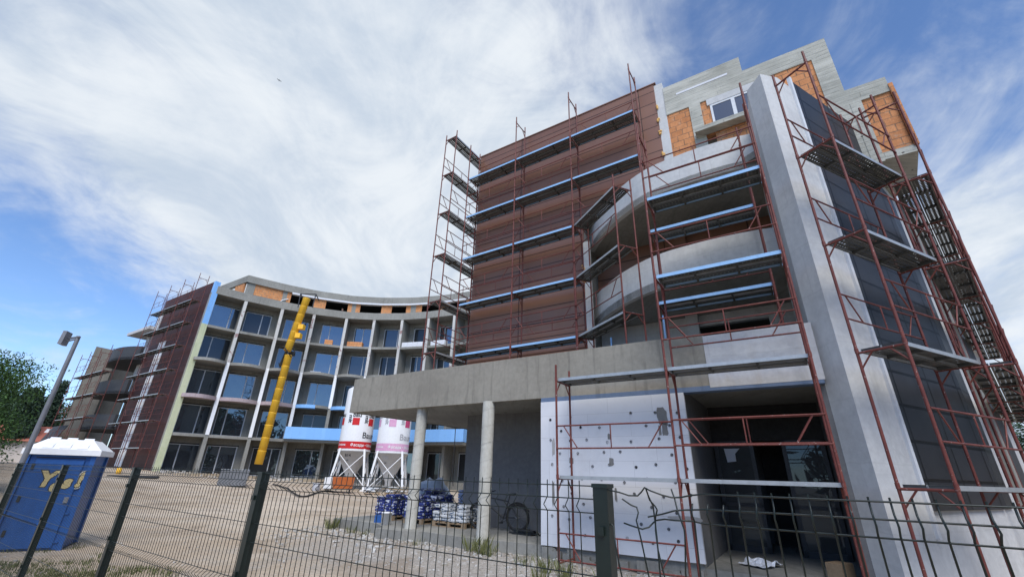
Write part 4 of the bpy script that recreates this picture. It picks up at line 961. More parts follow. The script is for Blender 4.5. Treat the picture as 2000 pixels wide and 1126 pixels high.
tag(link('yellow_drum', m.mesh('yellow_drum', M['yellow_plastic']), None, (p.x, p.y, gz(p.x, p.y))), 'small yellow drum at the foot of the dark red end wall', 'drum')
p = polar(-38.5, 38.5, 0); m = MB()
for j in range(5): m.box(-1.3, 1.3, j * .2, j * .2 + .17, .05 * (j % 2), .05 * (j % 2) + .06)
tag(link('formwork_panels', m.mesh('formwork_panels', M['charcoal']), None, (p.x, p.y, gz(p.x, p.y) + .03), (0, 0, .5)), 'dark flat formwork panels lying near the lime edge strip', 'panels')
# stack of grey boards
gs = polar(-30.1, 36.5, 0); gr = thing('board_stack', 'dark grey wrapped stack of boards below the yellow chute', 'stack', (gs.x, gs.y, gz(gs.x, gs.y)), R(27))
m = MB(); m.hexa([(-.85, -.5, .0), (.75, -.5, .0), (.75, .5, .0), (-.85, .5, .0), (-.8, -.45, .9), (.85, -.45, .95), (.85, .5, .95), (-.8, .5, .9)]); link('wrapped_boards', m.mesh('wrapped_boards', M['grey_stack']), gr)
m = MB()
for k in range(10): m.box(-.83 + k * .17, -.83 + k * .17 + .1, -.47, .5, .955, 1.0)
link('top_battens', m.mesh('top_battens', M['galvanised']), gr)

# ------------------------------------------------------------------ pallets and bags
FZ = .25
bagm = {k: bag_mesh('mortar_bag', .405, .30, .098).mesh('mortar_bag', M[k]) for k in ('bag_blue', 'bag_white', 'bag_violet')}
def pallet(label, t, v, rz=0., z=FZ):
    p = F(t, v, z); r_ = thing('wooden_pallet', label, 'pallet', p, ANG_F - pi / 2 + rz, 'pallets of bags under the porch')
    m = MB()
    for k in range(7): y = -.6 + k * .183; m.box(-.4, .4, y, y + .1, .115, .14)
    for x in (-.4, -.05, .3): m.box(x, x + .1, -.6, .6, .09, .115); m.box(x, x + .1, -.6, .6, 0, .022)
    for x in (-.4, -.05, .3):
        for y in (-.6, -.06, .48): m.box(x, x + .1, y, y + .12, .022, .09)
    link('deck_boards', m.mesh('deck_boards', M['pallet_wood']), r_); return r_
def stack(t, v, layers, kind, label, group, rz=0., taper=0, z=FZ):
    base = Vector(F(t, v, z + .14)); a0 = ANG_F - pi / 2 + rz; ca, sa = cos(a0), sin(a0)
    for L_ in range(layers):
        spots = [(x, y, pi / 2 if False else 0) for x in (-.205, .205) for y in (-.46, -.16, .15, .45)]
        for x, y, r0 in spots:
            if L_ >= layers - taper and random.random() < .45: continue
            jx, jy = random.uniform(-.02, .02), random.uniform(-.018, .018)
            x2, y2 = x + jx, y + jy
            o = link('mortar_bag', bagm[kind], None, (base.x + x2 * ca - y2 * sa, base.y + x2 * sa + y2 * ca, base.z + .044 + L_ * .086), (random.uniform(-.04, .04), random.uniform(-.04, .04), a0 + random.uniform(-.07, .07)))
            tag(o, label, 'bag', group)
pallet('pallet farthest left under the porch, loaded with blue bags', 9.85, 1.95); stack(9.85, 1.95, 7, 'bag_blue', 'blue and white bag on the leftmost pallet under the porch', 'blue bags on the leftmost pallet', taper=2)
pallet('pallet right behind the left round column, loaded with blue bags', 8.45, 1.8); stack(8.45, 1.8, 7, 'bag_blue', 'blue and white bag on the pallet right of the left round column', 'blue bags right of the left column', taper=2)
pallet('pallet at the back between the two stacks of blue bags', 9.15, 3.0); stack(9.15, 2.9, 9, 'bag_blue', 'blue and white bag on the taller stack set back between two others', 'blue bags in the tall rear stack', taper=2)
pallet('low pallet of pale bags beside the bicycle', 7.05, 1.62, pi / 2); stack(7.05, 1.62, 5, 'bag_white', 'pale grey bag on the low pallet beside the bicycle', 'pale bags by the bicycle', pi / 2, taper=2)
pallet('pallet against the left end of the grey porch wall with lilac bags', 7.75, 3.6); stack(7.75, 3.6, 9, 'bag_violet', 'lilac bag stacked by the left end of the grey porch wall', 'lilac bags by the porch wall', taper=1)
m = MB(); b = bmesh.new(); bmesh.ops.create_icosphere(b, subdivisions=3, radius=1)
for v_ in b.verts:
    c = v_.co; k = 1 + .25 * noise.noise(c * 1.6) + .08 * noise.noise(c * 5); k *= 1 + .3 * noise.noise(c * 2.7 + Vector((4, 0, 0))); v_.co = Vector((c.x * .62 * k * (1.25 - .4 * c.z), c.y * .55 * k, max(-.3, c.z) * .5 * k))
b.verts.index_update(); m.add([v_.co for v_ in b.verts], [[v_.index for v_ in f.verts] for f in b.faces], 0, True); b.free()
tag(link('big_bag', m.mesh('big_bag', M['tarp']), None, polar(-8.9, 18.4, FZ + .72)), 'large pale grey sack heaped on top behind the blue bags', 'sack')
m = MB(); m.box(-.6, .6, -.5, .5, 0, .58); tag(link('block_pallet', m.mesh('block_pallet', M['grey_stack']), None, polar(-8.9, 18.4, FZ), (0, 0, .3)), 'grey block load under the large pale sack', 'block stack')
m = MB()
for k in range(34):
    y = random.uniform(-.5, .5); z = random.uniform(.0, .95); a = random.uniform(-.12, .12); x0 = random.uniform(-1.4, -.9); L_ = random.uniform(1.8, 2.6)
    m.hexa([(x0, y, z), (x0 + L_, y + a * L_, z + a * .5), (x0 + L_, y + a * L_ + .1, z + a * .5), (x0, y + .1, z), (x0, y, z + .03), (x0 + L_, y + a * L_, z + .03 + a * .5), (x0 + L_, y + a * L_ + .1, z + .03 + a * .5), (x0, y + .1, z + .03)])
tag(link('timber_pile', m.mesh('timber_pile', M['plank_wood']), None, polar(-11.2, 22.5, .1), (0, 0, -.3)), 'untidy pile of planks behind the blue bags', 'timber')
m = MB(); m.lathe([(0, 0), (.13, 0), (.15, .3), (.155, .3), (.155, .33), (.14, .33), (.0, .31)], 20)
bk = tag(link('plastic_bucket', m.mesh('plastic_bucket', M['white_paint']), None, F(8.72, .42, FZ)), 'white plastic bucket at the left foot of the blue bags', 'bucket')
m = MB(); m.path([(-.15 * cos(a), .15 * sin(a) * .2 - .03, .28 - .16 * sin(a)) for a in [pi * k / 8 for k in range(9)]], .006, 5); link('handle', m.mesh('handle', M['steel']), bk)
m = MB(); m.hexa([(-.14, -.1, 0), (.14, -.1, 0), (.14, .1, 0), (-.14, .1, 0), (-.13, -.09, .2), (.13, -.09, .2), (.13, .09, .2), (-.13, .09, .2)]); m.tube((-.1, 0, .2), (-.1, 0, .25), .03)
tag(link('jerry_can', m.mesh('jerry_can', M['toilet_blue']), None, F(9.35, .75, FZ)), 'small dark blue can left of the white bucket', 'can')
# rope / cable hanging by the porch wall
m = MB(); c = polar(-6.7, 36.6, 0); m.path([(c.x, c.y, 5.0), (c.x + .05, c.y - .1, 3.4), (c.x, c.y, 1.9), (c.x + .15, c.y, .8)], .035, 5); tag(m.build('hanging_cable', M['black_rubber']), 'black cable hanging down from the blue terrace edge', 'cable')

# bicycle
def bicycle():
    f = Vector((-.74, 13.75, FZ)); r = Vector((.34, 13.33, FZ)); d = (f - r); d.z = 0; L_ = d.length; rz = atan2(d.y, d.x)
    o = thing('bicycle', 'black mountain bike leaning by the right round porch column', 'bicycle', r, rz); o.rotation_euler = (R(-5), 0, rz)
    RW = .35
    for x, nm in ((0, 'rear'), (L_, 'front')):
        m = MB(); m.ring((0, 0, 0), RW - .028, .028, (0, 1, 0), 36, 8); w = link('wheel', m.mesh('wheel', M['black_rubber']), o, (x, 0, RW))
        m = MB(); m.ring((0, 0, 0), RW - .065, .013, (0, 1, 0), 36, 6)
        for k in range(16): a = 2 * pi * k / 16; m.tube((.03 * cos(a + .6), .02 * (-1) ** k, .03 * sin(a + .6)), ((RW - .07) * cos(a), 0, (RW - .07) * sin(a)), .0025, 4)
        link('rim', m.mesh('rim', M['frame_dark']), w)
        m = MB(); m.tube((0, -.05, 0), (0, .05, 0), .025, 8); m.lathe([(.0, 0), (.08, 0), (.08, .004), (0, .004)], 18)
        link('hub', m.mesh('hub', M['steel']), w)
    bb = Vector((.42, 0, .32)); seat = Vector((.25, 0, .80)); head = Vector((L_ - .33, 0, .82)); hb = Vector((L_ - .27, 0, .64)); ra = Vector((0, 0, RW)); fa = Vector((L_, 0, RW))
    m = MB(); m.tube(bb, seat, .018, 8); m.tube(seat + Vector((.01, 0, -.06)), head, .019, 8); m.tube(bb, hb, .023, 8); m.tube(head + Vector((-.02, 0, .05)), hb + Vector((.02, 0, -.06)), .022, 8)
    for s in (-.05, .05): m.tube(bb, ra + Vector((0, s, 0)), .011, 6); m.tube(seat + Vector((0, 0, -.08)), ra + Vector((0, s, 0)), .009, 6)
    link('bike_frame', m.mesh('bike_frame', M['black_paint']), o)
    m = MB()
    for s in (-.06, .06): m.tube(hb + Vector((.03, s, -.05)), fa + Vector((0, s, 0)), .017, 7)
    m.tube(hb + Vector((.02, -.07, -.04)), hb + Vector((.02, .07, -.04)), .022, 7); link('fork', m.mesh('fork', M['black_paint']), o)
    m = MB(); st = head + Vector((-.04, 0, .1)); m.tube(head, st, .016, 7); m.tube(st, st + Vector((.08, 0, .02)), .015, 7); c = st + Vector((.08, 0, .02))
    m.path([c + Vector((-.06, -.34, .03)), c + Vector((0, -.1, 0)), c + Vector((0, .1, 0)), c + Vector((-.06, .34, .03))], .013, 7); link('handlebar', m.mesh('handlebar', M['black_paint']), o)
    m = MB(); t = seat + Vector((-.03, 0, .1)); m.tube(seat, t, .013, 7)
    m.hexa([t + Vector(q) for q in ((-.16, -.07, 0), (-.16, .07, 0), (.12, .02, 0), (.12, -.02, 0), (-.17, -.075, .05), (-.17, .075, .05), (.13, .015, .035), (.13, -.015, .035))]); link('saddle', m.mesh('saddle', M['black_rubber']), o)
    m = MB(); m.ring(bb, .09, .006, (0, 1, 0), 20, 5); m.tube(bb + Vector((0, -.06, 0)), bb + Vector((.1, -.08, -.13)), .01, 5); m.tube(bb + Vector((0, .06, 0)), bb + Vector((-.1, .08, .13)), .01, 5)
    m.box(.48, .58, -.13, -.06, .17, .2); link('crank', m.mesh('crank', M['black_paint']), o)
    m = MB(); m.path([(RW * 1.06 * cos(a), 0, RW + RW * 1.06 * sin(a)) for a in [R(35 + k * 12) for k in range(11)]], .02, 5); link('mudguard', m.mesh('mudguard', M['black_rubber']), o)
    m = MB(); m.tube((.2, .05, .3), (.16, .2, .0), .009, 5); link('kickstand', m.mesh('kickstand', M['black_paint']), o)
bicycle()
m = MB()
for k in range(9): x = random.uniform(-.5, .4); y = random.uniform(-.2, .2); m.box(x, x + random.uniform(.3, .8), y, y + .12, .03 * (k % 4), .03 * (k % 4) + .03)
tag(link('scrap_boards', m.mesh('scrap_boards', M['black_paint']), None, F(4.1, 1.5, FZ), (0, 0, 2.5)), 'dark scrap boards lying behind the bicycle', 'boards')
# in the entrance
m = MB(); n = 12; vs = [(x * .06 - .36, y * .05 - .3 + .04 * noise.noise(Vector((x, y, 4.))), .02 + .15 * max(0, noise.noise(Vector((x * .55, y * .55, 2.))) + .35) * (1 - abs(x - 6) / 7)) for y in range(n) for x in range(n)]
m.add(vs, [(y * n + x, y * n + x + 1, (y + 1) * n + x + 1, (y + 1) * n + x) for y in range(n - 1) for x in range(n - 1)], 0, False)
tag(link('plastic_sheet', m.mesh('plastic_sheet', M['plastic_film']), None, F(-.85, 1.2, .185), (0, 0, .5)), 'crumpled pale plastic sheet on the entrance floor', 'plastic sheet')
m = MB(); m.box(-.19, .19, -.13, .13, 0, .24)
bb_ = link('wooden_block', m.mesh('wooden_block', M['pallet_wood']), None, F(-2.1, .75, .18), (0, 0, .5)); tag(bb_, 'single brown block on the entrance floor by the right wall', 'block')  # brick block; the shade it stands in is put into the dull brown
# bricks and boards left on the balconies
def onbay(i, f, d, z): p = PF[i] + (PF[i + 1] - PF[i]) * f + (BN[i] + BN[i + 1]).normalized() * d; return (p.x, p.y, z)
def bundle(nm, i, f, z, w, h, mt, lab, cat):
    t_ = PF[i + 1] - PF[i]; m = MB(); 
    for k in range(max(1, int(h / .25))):
        for j in range(max(1, int(w / .5))): m.box(-w / 2 + j * w / max(1, int(w / .5)), -w / 2 + (j + 1) * w / max(1, int(w / .5)) - .015, -.3, .3, k * .25, k * .25 + .242)
    tag(link(nm, m.mesh(nm, M[mt]), None, onbay(i, f, .5, z), (0, 0, atan2(t_.y, t_.x))), lab, cat)
bundle('brick_bundle', 3, .58, 13.15, .75, .6, 'brick_far', 'small cube of orange bricks on a fifth floor balcony', 'bricks')
bundle('brick_bundle', 4, .42, 13.15, 1.5, .6, 'brick_far', 'wider low stack of orange bricks on a fifth floor balcony', 'bricks')
bundle('board_pack', 3, .38, 10.15, .95, .28, 'white_board', 'flat white board pack on a balcony under the small brick cube', 'boards')
bundle('board_pack', 6, .45, 13.15, 2.3, .5, 'white_board', 'wrapped white packs filling a balcony beside the scaffold tower', 'boards')
bundle('board_pack', 7, .4, 13.15, 1.6, .5, 'white_board', 'white packs on the last balcony before the brown wall', 'boards')

# ------------------------------------------------------------------ portable toilet and lamp
def toilet():
    p = polar(-43.3, 15.2, -.14); o = thing('portable_toilet', 'blue portable toilet with white roof behind the fence', 'portable toilet', p, R(30))
    w, d, h = .56, .56, 1.98
    m = MB(); m.box(-w, w, -d, d, .08, h)
    for x in (-w, w):
        for y in (-d, d): m.box(x - .045, x + .045, y - .045, y + .045, .06, h - .02)
    for z in (.75, .2): m.box(-w + .06, w - .06, -d - .02, -d - .001, z, z + .03); m.box(-w - .02, -w - .001, -d + .06, d - .06, z, z + .03)
    link('cabin', m.mesh('cabin', M['toilet_blue']), o)
    m = MB(); m.box(-w - .03, w + .03, -d - .03, d + .03, 0, .08); link('skid_base', m.mesh('skid_base', M['sign_black']), o)
    e = .11; m = MB()
    m.hexa([(-w - e, -d - e, h - .02), (w + e, -d - e, h - .02), (w + e, d + e, h - .02), (-w - e, d + e, h - .02), (-w - e, -d - e, h + .1), (w + e, -d - e, h + .1), (w + e, d + e, h + .1), (-w - e, d + e, h + .1)])
    m.hexa([(-w - e + .02, -d - e + .02, h + .1), (w + e - .02, -d - e + .02, h + .1), (w + e - .02, d + e - .02, h + .1), (-w - e + .02, d + e - .02, h + .1), (-w * .72, -d * .72, h + .32), (w * .72, -d * .72, h + .32), (w * .72, d * .72, h + .32), (-w * .72, d * .72, h + .32)])
    for k in range(3):
        x = -.3 + k * .3; m.hexa([(x - .09, -d - .08, h + .12), (x + .09, -d - .08, h + .12), (x + .09, -.3, h + .32), (x - .09, -.3, h + .32), (x - .09, -d - .05, h + .17), (x + .09, -d - .05, h + .17), (x + .09, -.3, h + .36), (x - .09, -.3, h + .36)])
    link('roof', m.mesh('roof', M['toilet_roof']), o)
    for side in (0, 1):
        for sz, mt, dz, bold in ((.37, 'letter_edge', .012, .055), (.37, 'sign_black', .016, .036), (.37, 'letter_gold', .02, .02)):
            m = MB(); x0 = -.24
            for c_, dx, dy, s_ in (('Y', 0, 0, 1.15), ('e', .24, -.09, .8), ('s', .43, -.03, .95), ('!', .64, .0, 1.05)):
                vs, fs = text_geo(c_, sz * s_, bold)
                def put(x, y):
                    x2 = x0 + dx + x + y * .18; z2 = 1.32 + dy + y
                    return (x2, -d - dz - .02, z2) if side == 0 else (-w - dz - .02, -x2, z2)
                m.add([put(v.x, v.y) for v in vs], fs)
            link('lettering', m.mesh('lettering', M[mt], recalc=False), o)
    m = MB()
    for k in range(5): m.box(-.42, .42, -d - .008, -d + .001, h - .09 - k * .045, h - .07 - k * .045); m.box(-w - .008, -w + .001, -.42, .42, h - .09 - k * .045, h - .07 - k * .045)
    link('vent', m.mesh('vent', M['sign_black']), o)
    m = MB(); m.box(.33, .40, -d - .06, -d - .035, .98, 1.10)
    link('latch', m.mesh('latch', M['steel']), o)
    m = MB()
    for z in (.35, 1.0, 1.65): m.box(-.43, -.38, -d - .05, -d - .03, z, z + .12)
    link('hinge', m.mesh('hinge', M['sign_black']), o)
    m = MB(); m.box(-.4, .42, -d - .035, -d - .004, .12, 1.86); link('door', m.mesh('door', M['toilet_blue']), o)
toilet()
lp = polar(-46.1, 14, -.15); lo = thing('street_lamp', 'grey steel pole with a square floodlight left of the building', 'lamp', lp)
m = MB(); m.tube((0, 0, 0), (0, 0, 4.52), .055, 12, r2=.04); m.tube((0, 0, 0), (0, 0, .3), .075, 12); link('pole', m.mesh('pole', M['lamp_pole']), lo)
m = MB(); m.tube((.05, -.03, 4.5), (-.2, .0, 4.46), .022, 6); m.tube((.0, -.03, 4.44), (-.2, .0, 4.4), .018, 6); link('bracket', m.mesh('bracket', M['lamp_pole']), lo)
m = MB(); rz = lambda x, y, z: (-.24 + x * .85 - y * .3, -.05 + x * .3 + y * .85 + z * .05, 4.46 + z)
m.box(-.04, .04, -.13, .13, -.17, .14, rz); h_ = link('flood_head', m.mesh('flood_head', M['lamp_pole']), lo)
m = MB(); m.box(-.05, -.04, -.115, .115, -.155, .125, rz); link('lens', m.mesh('lens', M['lamp_glass']), h_)

# ------------------------------------------------------------------ fence
NFa = R(34.3); nf = Vector((sin(NFa), cos(NFa))); df = Vector((nf.y, -nf.x)); fp = 1.79
def FE(x, y, z): q = nf * (fp + y) + df * x; return (q.x, q.y, z)
def fence_post_x(az): return fp * math.tan(R(az) - NFa)
PX = [fence_post_x(a) for a in (11.55, -27.38, -38.32, -43.33)]; PX.append(PX[-1] - 2.5); PX.append(PX[-1] - 2.5)
fe = thing('wire_fence', 'dark green welded wire fence with square posts in front of the site', 'fence', FE(-3, 0, 0))
for i, x in enumerate(PX + [PX[0] + 2.52]):
    m = MB(); m.box(x - .03, x + .03, -.03, .03, -.2, 1.615, FE); m.box(x - .034, x + .034, -.034, .034, 1.615, 1.63, FE)
    for z in (1.45, 1.0, .5): m.box(x - .012, x + .012, -.042, -.03, z, z + .03, FE)
    m.build('post', M['fence_green'], fe)
FOLD = [(1.64, 0), (1.62, 0), (1.575, .0), (1.545, -.032), (1.52, -.0), (1.30, 0), (1.21, 0), (1.0, 0), (.985, 0), (.955, -.032), (.925, 0), (.62, 0), (.36, 0), (.33, -.032), (.30, 0), (.02, 0)]
HOR = [(1.62, 0), (1.572, 0), (1.522, 0), (1.31, 0), (1.2, 0), (.99, 0), (.92, 0), (.62, 0), (.37, 0), (.3, 0), (.04, 0)]
for k in range(len(PX) - 1):
    xb, xa = PX[k], PX[k + 1]; m = MB(); n = int((xb - xa - .1) / .0505)
    for i in range(n + 1):
        x = xa + .05 + i * .0505; m.path([FE(x, y - .012, z) for z, y in FOLD], .0023, 5)
    for z, y in HOR: m.tube(FE(xa + .03, y - .014, z), FE(xb - .03, y - .014, z), .0024, 5)
    m.build('wire_panel', M['fence_green'], fe)
# right hand panel: torn loose beside the big post
m = MB(); x0 = PX[0]; r_ = .0030
def sag(x): return 0
for i in range(45):
    x = x0 + .345 + i * .0505
    tilt = max(0, .03 - i * .003)
    m.path([FE(x - tilt * (1 - z / 1.62), y - .012, z) for z, y in FOLD if z < 1.63 - (.0 if i > 2 else .02)], r_, 5)
for pts_ in [[(-0.725, 1.61), (-0.67, 1.602), (-0.64, 1.592), (-0.61, 1.592), (-0.59, 1.607), (-0.57, 1.622), (-0.55, 1.613), (-0.51, 1.6), (-0.48, 1.592), (-0.45, 1.593), (-0.41, 1.602), (-0.36, 1.608), (-0.1, 1.608), (1.6, 1.608)], [(-0.575, 1.522), (-0.52, 1.535), (-0.47, 1.55), (-0.44, 1.553), (-0.36, 1.56), (-0.1, 1.56), (1.6, 1.56)], [(-0.67, 1.495), (-0.63, 1.49), (-0.59, 1.483), (-0.57, 1.49), (-0.55, 1.512), (-0.51, 1.52), (-0.47, 1.52), (-0.42, 1.52), (-0.38, 1.513), (-0.2, 1.513), (1.6, 1.513)], [(-0.66, 1.58), (-0.63, 1.56), (-0.612, 1.553), (-0.605, 1.535), (-0.61, 1.51), (-0.6, 1.45), (-0.59, 1.33), (-0.58, 1.0)], [(-0.565, 1.62), (-0.56, 1.58), (-0.54, 1.56), (-0.535, 1.548), (-0.55, 1.52), (-0.55, 1.48), (-0.54, 1.42), (-0.53, 1.3), (-0.53, 1.0)], [(-0.565, 1.62), (-0.56, 1.59), (-0.55, 1.56), (-0.552, 1.51), (-0.545, 1.46), (-0.55, 1.34), (-0.55, 1.0)], [(-0.48, 1.62), (-0.47, 1.59), (-0.46, 1.55), (-0.44, 1.49), (-0.445, 1.45), (-0.46, 1.36), (-0.47, 1.0)], [(-0.72, 1.49), (-0.71, 1.48), (-0.7, 1.43), (-0.69, 1.37), (-0.68, 1.25), (-0.67, 1.0)]]:
    m.path([FE(a, -.014 - .02 * sin(a * 40 + b * 30), b) for a, b in pts_], r_, 5)
for z in (1.31, 1.2, .99, .92, .62, .37): m.path([FE(x0 + .12 + a, -.014, z - .01 + .01 * a) for a in (0, .3, .8, 2.3)], r_, 5)
bp = m.build('wire_panel', M['fence_green'], fe); bp['label'] = 'wire panel with its loose end bent out of shape'

# ------------------------------------------------------------------ rubble, grass
def near_z(x, y): return gz(x, y) + .05 * noise.noise(Vector((x * .5, y * .5, 0))) + .025 * noise.noise(Vector((x * 1.9, y * 1.9, 3)))
def chip(m, x, y, z, s):
    a = random.uniform(0, pi); ca, sa = cos(a), sin(a); l, w, h = s * random.uniform(.5, 1.6), s * random.uniform(.4, 1), s * random.uniform(.15, .6); tl = random.uniform(-.5, .5)
    P_ = []
    for zz in (0, 1):
        for dx, dy in ((-1, -1), (1, -1), (1, 1), (-1, 1)):
            dx *= random.uniform(.7, 1); dy *= random.uniform(.7, 1)
            X, Y = dx * l / 2, dy * w / 2; P_.append((x + X * ca - Y * sa, y + X * sa + Y * ca, z + zz * h + X * tl * .5 - .01))
    m.hexa(P_, random.randrange(3))
m = MB()
for i in range(2600):
    t = random.uniform(-2, 11.5); v = -abs(random.gauss(0, 1.0)) - .05 + (.4 if t > 8.5 else 0)
    x, y = F2(t, v); chip(m, x, y, near_z(x, y), random.choice((.03, .04, .05, .07, .12 if random.random() < .3 else .05)))
for i in range(900):
    i_ = random.uniform(0, 8); k = int(i_); p = PF[k].lerp(PF[k + 1], i_ - k) - BN[k] * abs(random.gauss(.2, 1.2)); chip(m, p.x, p.y, near_z(p.x, p.y), random.choice((.1, .15, .25)))
for i in range(3600):
    a = R(random.uniform(-46, 20)); d = random.uniform(3.5, 32); x, y = d * sin(a), d * cos(a); chip(m, x, y, near_z(x, y), random.choice((.02, .03, .05)))
M['chip_a'] = mottled('chip_a', (.42, .41, .39), (.55, .54, .51)); M['chip_b'] = mottled('chip_b', (.28, .25, .2), (.38, .34, .28)); M['chip_c'] = mottled('chip_c', (.2, .17, .14), (.62, .6, .56))
tag(m.build('rubble', [M['chip_a'], M['chip_b'], M['chip_c']]), kind='stuff')
m = MB()
def tuft(x, y, n, h):
    z = near_z(x, y)
    for k in range(n):
        a = random.uniform(0, 2 * pi); rr = random.uniform(0, .16); bx, by = x + rr * cos(a), y + rr * sin(a); hh = h * random.uniform(.5, 1.2); ln = random.uniform(.1, .6) * hh
        w = .006; q = (bx + ln * cos(a), by + ln * sin(a), z + hh)
        m.add([(bx - w * sin(a), by + w * cos(a), z - .01), (bx + w * sin(a), by - w * cos(a), z - .01), q, (bx + ln * .5 * cos(a), by + ln * .5 * sin(a), z + hh * .62)], [(0, 1, 2), (0, 2, 3)])
for i in range(1300):
    a = R(random.uniform(-54, -24)); d = random.uniform(3.0, 8.2) if random.random() < .7 else random.uniform(8, 15.5)
    if d > 8 and a > R(-38): continue
    if noise.noise(Vector((d * sin(a) * .6, d * cos(a) * .6, 9))) > -.1: tuft(d * sin(a), d * cos(a), 20, .075)
for t, v, n, h in [(10.9, .25, 60, .32), (10.7, .1, 60, .3), (9.6, .0, 40, .2), (9.0, -.1, 30, .16), (5.0, -.35, 60, .32), (4.6, -.5, 70, .35), (4.3, -.6, 50, .28), (2.6, -1.2, 70, .25), (2.1, -1.4, 60, .25), (1.4, -1.3, 40, .2), (3.2, -1.0, 40, .22), (.8, -1.5, 40, .2), (6.6, -.5, 25, .15), (2.4, -1.8, 60, .2), (1.7, -2.0, 60, .2)]:
    x, y = F2(t, v); tuft(x, y, n, h)
for i in range(1500):
    a = R(random.uniform(-53, -33)); d = random.uniform(4.2, 13) if random.random() < .8 else random.uniform(3, 6)
    if noise.noise(Vector((d * sin(a) * .45, d * cos(a) * .45, 5))) + .35 - .04 * max(0, d - 9) + .02 * (-43 - math.degrees(a)) > 0: tuft(d * sin(a), d * cos(a), 16, .07)
tag(m.build('grass', M['grass'], recalc=False), kind='stuff')

# ------------------------------------------------------------------ trees, house, car beyond
def crown(m, c, rx, rz_, n, size, shape='round', seed=0):
    rnd = random.Random(seed); cl = []
    for k in range(26): 
        a = rnd.uniform(0, 2 * pi); h = rnd.uniform(-1, 1); r_ = sqrt(max(0, 1 - h * h)) * rnd.uniform(.45, .95)
        if shape == 'spire': hh = (h + 1) / 2; r_ = (1 - hh) ** .7 * .9 * rnd.uniform(.3, .9); 
        cl.append((c[0] + r_ * rx * cos(a), c[1] + r_ * rx * sin(a), c[2] + h * rz_))
    for k in range(n):
        q = cl[rnd.randrange(len(cl))]; s_ = rx * (.34 if shape == 'round' else .26)
        g3 = lambda: max(-1.7, min(1.7, rnd.gauss(0, 1)))
        p = Vector((q[0] + g3() * s_, q[1] + g3() * s_, q[2] + g3() * s_ * (.8 if shape == 'round' else 1.6)))
        u = Vector((rnd.gauss(0, 1), rnd.gauss(0, 1), rnd.gauss(0, 1) + (1 if shape == 'spire' else 0))).normalized(); v_ = u.orthogonal().normalized(); z = size * rnd.uniform(.5, 1.3)
        m.add([p - u * z, p + v_ * z * .35, p + u * z, p - v_ * z * .35], [(0, 1, 2, 3)])
def tree(name, label, az, d, top_, rx, mt, n, size, shape='round', base=None, group=None):
    p = polar(az, d, 0); z0 = gz(p.x, p.y) if base is None else base
    o = thing(name, label, 'tree', (p.x, p.y, z0), 0, group); H = top_ - z0
    m = MB(); m.tube((0, 0, -.2), (.1, 0, H * .75), rx * .12 + .06, 8, r2=.05)
    for k in range(5): a = k * 1.3; m.tube((0, 0, H * (.25 + .09 * k)), (rx * .6 * cos(a), rx * .6 * sin(a), H * (.42 + .09 * k)), .07, 5, r2=.02)
    link('trunk', m.mesh('trunk', M['bark']), o)
    m = MB(); crown(m, (0, 0, H * (.54 if shape == 'round' else .5)), rx, H * (.46 if shape == 'round' else .5), n, size, shape, int(az * 10 + d)); link('crown', m.mesh('crown', M[mt], recalc=False), o)
tree('conifer_tree', 'bushy green conifer at the left edge beside the lamp pole', -50.8, 30, 5.9, 1.8, 'leaf_conifer', 30000, .065)
tree('cypress_tree', 'dark cypress spire just right of the green conifer', -47.15, 74, 10.0, 1.5, 'leaf_cypress', 7000, .24, 'spire')
tree('cypress_tree', 'slim dark cypress spire behind the lamp pole', -45.75, 78, 10.4, 1.1, 'leaf_cypress', 6000, .22, 'spire')
for k, (az, d, tp_, rx) in enumerate(((-48.3, 82, 8.6, 3.6), (-46.7, 86, 8.4, 3.3), (-45.2, 84, 8.2, 2.8), (-44.4, 90, 8.0, 3.0), (-49.8, 88, 9.5, 4))):
    tree('broadleaf_tree', ('dark rounded tree behind the left cypress', 'dark rounded tree between the two cypress spires', 'dark rounded tree under the slim cypress', 'dark rounded tree next to the grey end wing', 'dark rounded tree behind the green conifer')[k], az, d, tp_, rx, 'leaf_dark', 9000, .2, group='dark trees beyond the left house')
tree('broadleaf_tree', 'dark tree at the right edge beyond the side scaffold', 48.9, 60, 6.4, 3.2, 'leaf_dark', 9000, .2)
hp = polar(-46.3, 76, 0); ho = thing('red_roof_house', 'low house with red tiled roof behind the portable toilet', 'house', (hp.x, hp.y, .9), R(35))
m = MB(); m.box(-5, 5, -3, 3, 0, 2.9); link('wall', m.mesh('wall', M['house_wall']), ho)
m = MB(); m.add([(-5.5, -3.5, 2.85), (5.5, -3.5, 2.85), (5.5, 3.5, 2.85), (-5.5, 3.5, 2.85), (-4.2, 0, 4.6), (4.2, 0, 4.6)], [(0, 1, 5, 4), (1, 2, 5), (2, 3, 4, 5), (3, 0, 4), (3, 2, 1, 0)]); rf = link('roof', m.mesh('roof', M['roof_tile']), ho)
m = MB(); m.hexa([(1.2, -1.4, 3.8), (3.4, -1.4, 3.8), (3.4, -.6, 4.2), (1.2, -.6, 4.2), (1.2, -1.4, 3.95), (3.4, -1.4, 3.95), (3.4, -.6, 4.35), (1.2, -.6, 4.35)]); link('roof_window', m.mesh('roof_window', M['white_paint']), rf)
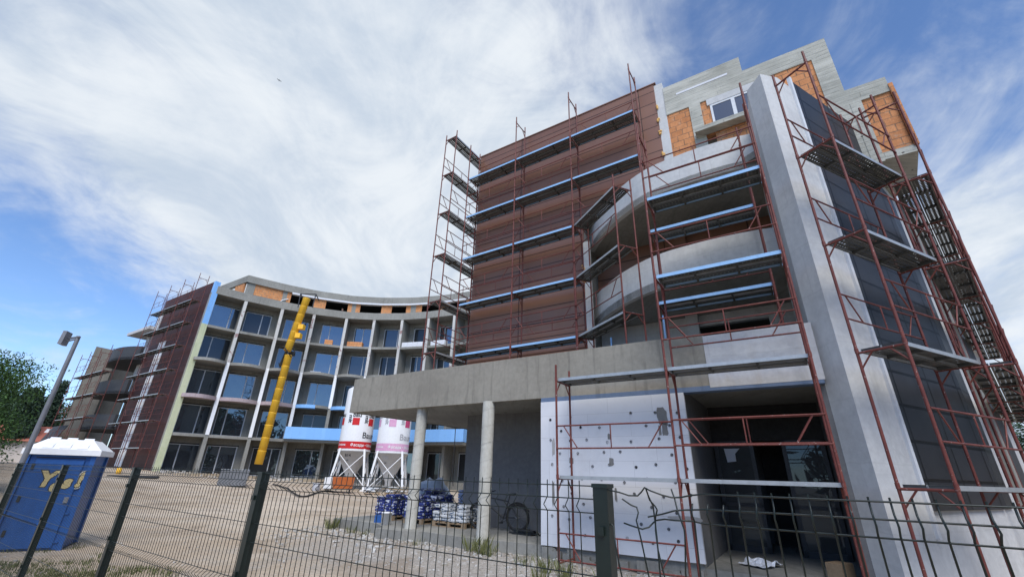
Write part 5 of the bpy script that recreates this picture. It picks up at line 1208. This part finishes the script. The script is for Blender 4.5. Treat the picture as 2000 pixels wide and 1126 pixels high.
# parked car on the right
cp = polar(48.6, 32, 0); ca = thing('parked_car', 'pale parked car glimpsed behind the side scaffold', 'car', (cp.x, cp.y, gz(cp.x, cp.y) + .9), R(-20))
prof = [(-2.1, .35), (2.1, .35), (2.15, .75), (1.4, .95), (.75, 1.45), (-1.1, 1.5), (-1.9, 1.0), (-2.15, .9)]
m = MB(); m.prism(prof, -.85, .85, lambda a, b, c: (a, c, b)); link('body', m.mesh('body', M['car_white']), ca)
m = MB(); m.prism([(1.25, .98), (.68, 1.4), (-1.05, 1.44), (-1.7, 1.02)], -.86, .86, lambda a, b, c: (a, c, b)); link('side_window', m.mesh('side_window', M['glass_dark']), ca)
for x in (-1.3, 1.35):
    for y in (-.8, .8):
        m = MB(); m.ring((0, 0, 0), .24, .09, (0, 1, 0), 20, 8); wh_ = link('wheel', m.mesh('wheel', M['black_rubber']), ca, (x, y, .33))
        m = MB(); m.tube((0, -.06, 0), (0, .06, 0), .2, 14); link('rim', m.mesh('rim', M['steel']), wh_)
m = MB(); m.box(-30, 8, -3, 3, -1, .0); 
bank = link('earth_bank', m.mesh('earth_bank', M['ground']), None, (cp.x + 3, cp.y, gz(cp.x, cp.y) + .9), (0, 0, R(-20))); bpy.data.objects.remove(bank)
ca.location.z = gz(cp.x, cp.y)
# bird
bd = polar(0, 1, 0); bp_ = Vector((-.451, .587, .672)) * 100 + Vector((0, 0, EYE))
m = MB(); m.lathe([(0, -.2), (.05, -.1), (.06, 0), (.03, .15), (0, .2)], 8)
m.add([(0, 0, .05), (.45, .05, .1), (.4, .02, .0), (0, 0, -.06)], [(0, 1, 2, 3)]); m.add([(0, 0, .05), (-.45, .1, .05), (-.4, .06, -.03), (0, 0, -.06)], [(0, 1, 2, 3)])
tag(link('bird', m.mesh('bird', M['charcoal']), None, bp_, (.9, .3, .6)), 'small dark bird gliding high in front of the clouds', 'bird')
# wood added out of view, behind and to the right, to darken reflections
m = MB()
for k in range(26): crown(m, (-70 + k * 6, -38 - 8 * sin(k * 1.7), 3.2 + max(0, k - 10) * .55), 4.5, 3.8 + max(0, k - 10) * .6, 620, .95, 'round', k)
for k in range(9): crown(m, (46 + 3 * sin(k * 2.3), -34 + k * 7.5, 5), 4.5, 5.5, 620, .95, 'round', 40 + k)
tag(m.build('wood', M['leaf_dark'], recalc=False), kind='stuff')
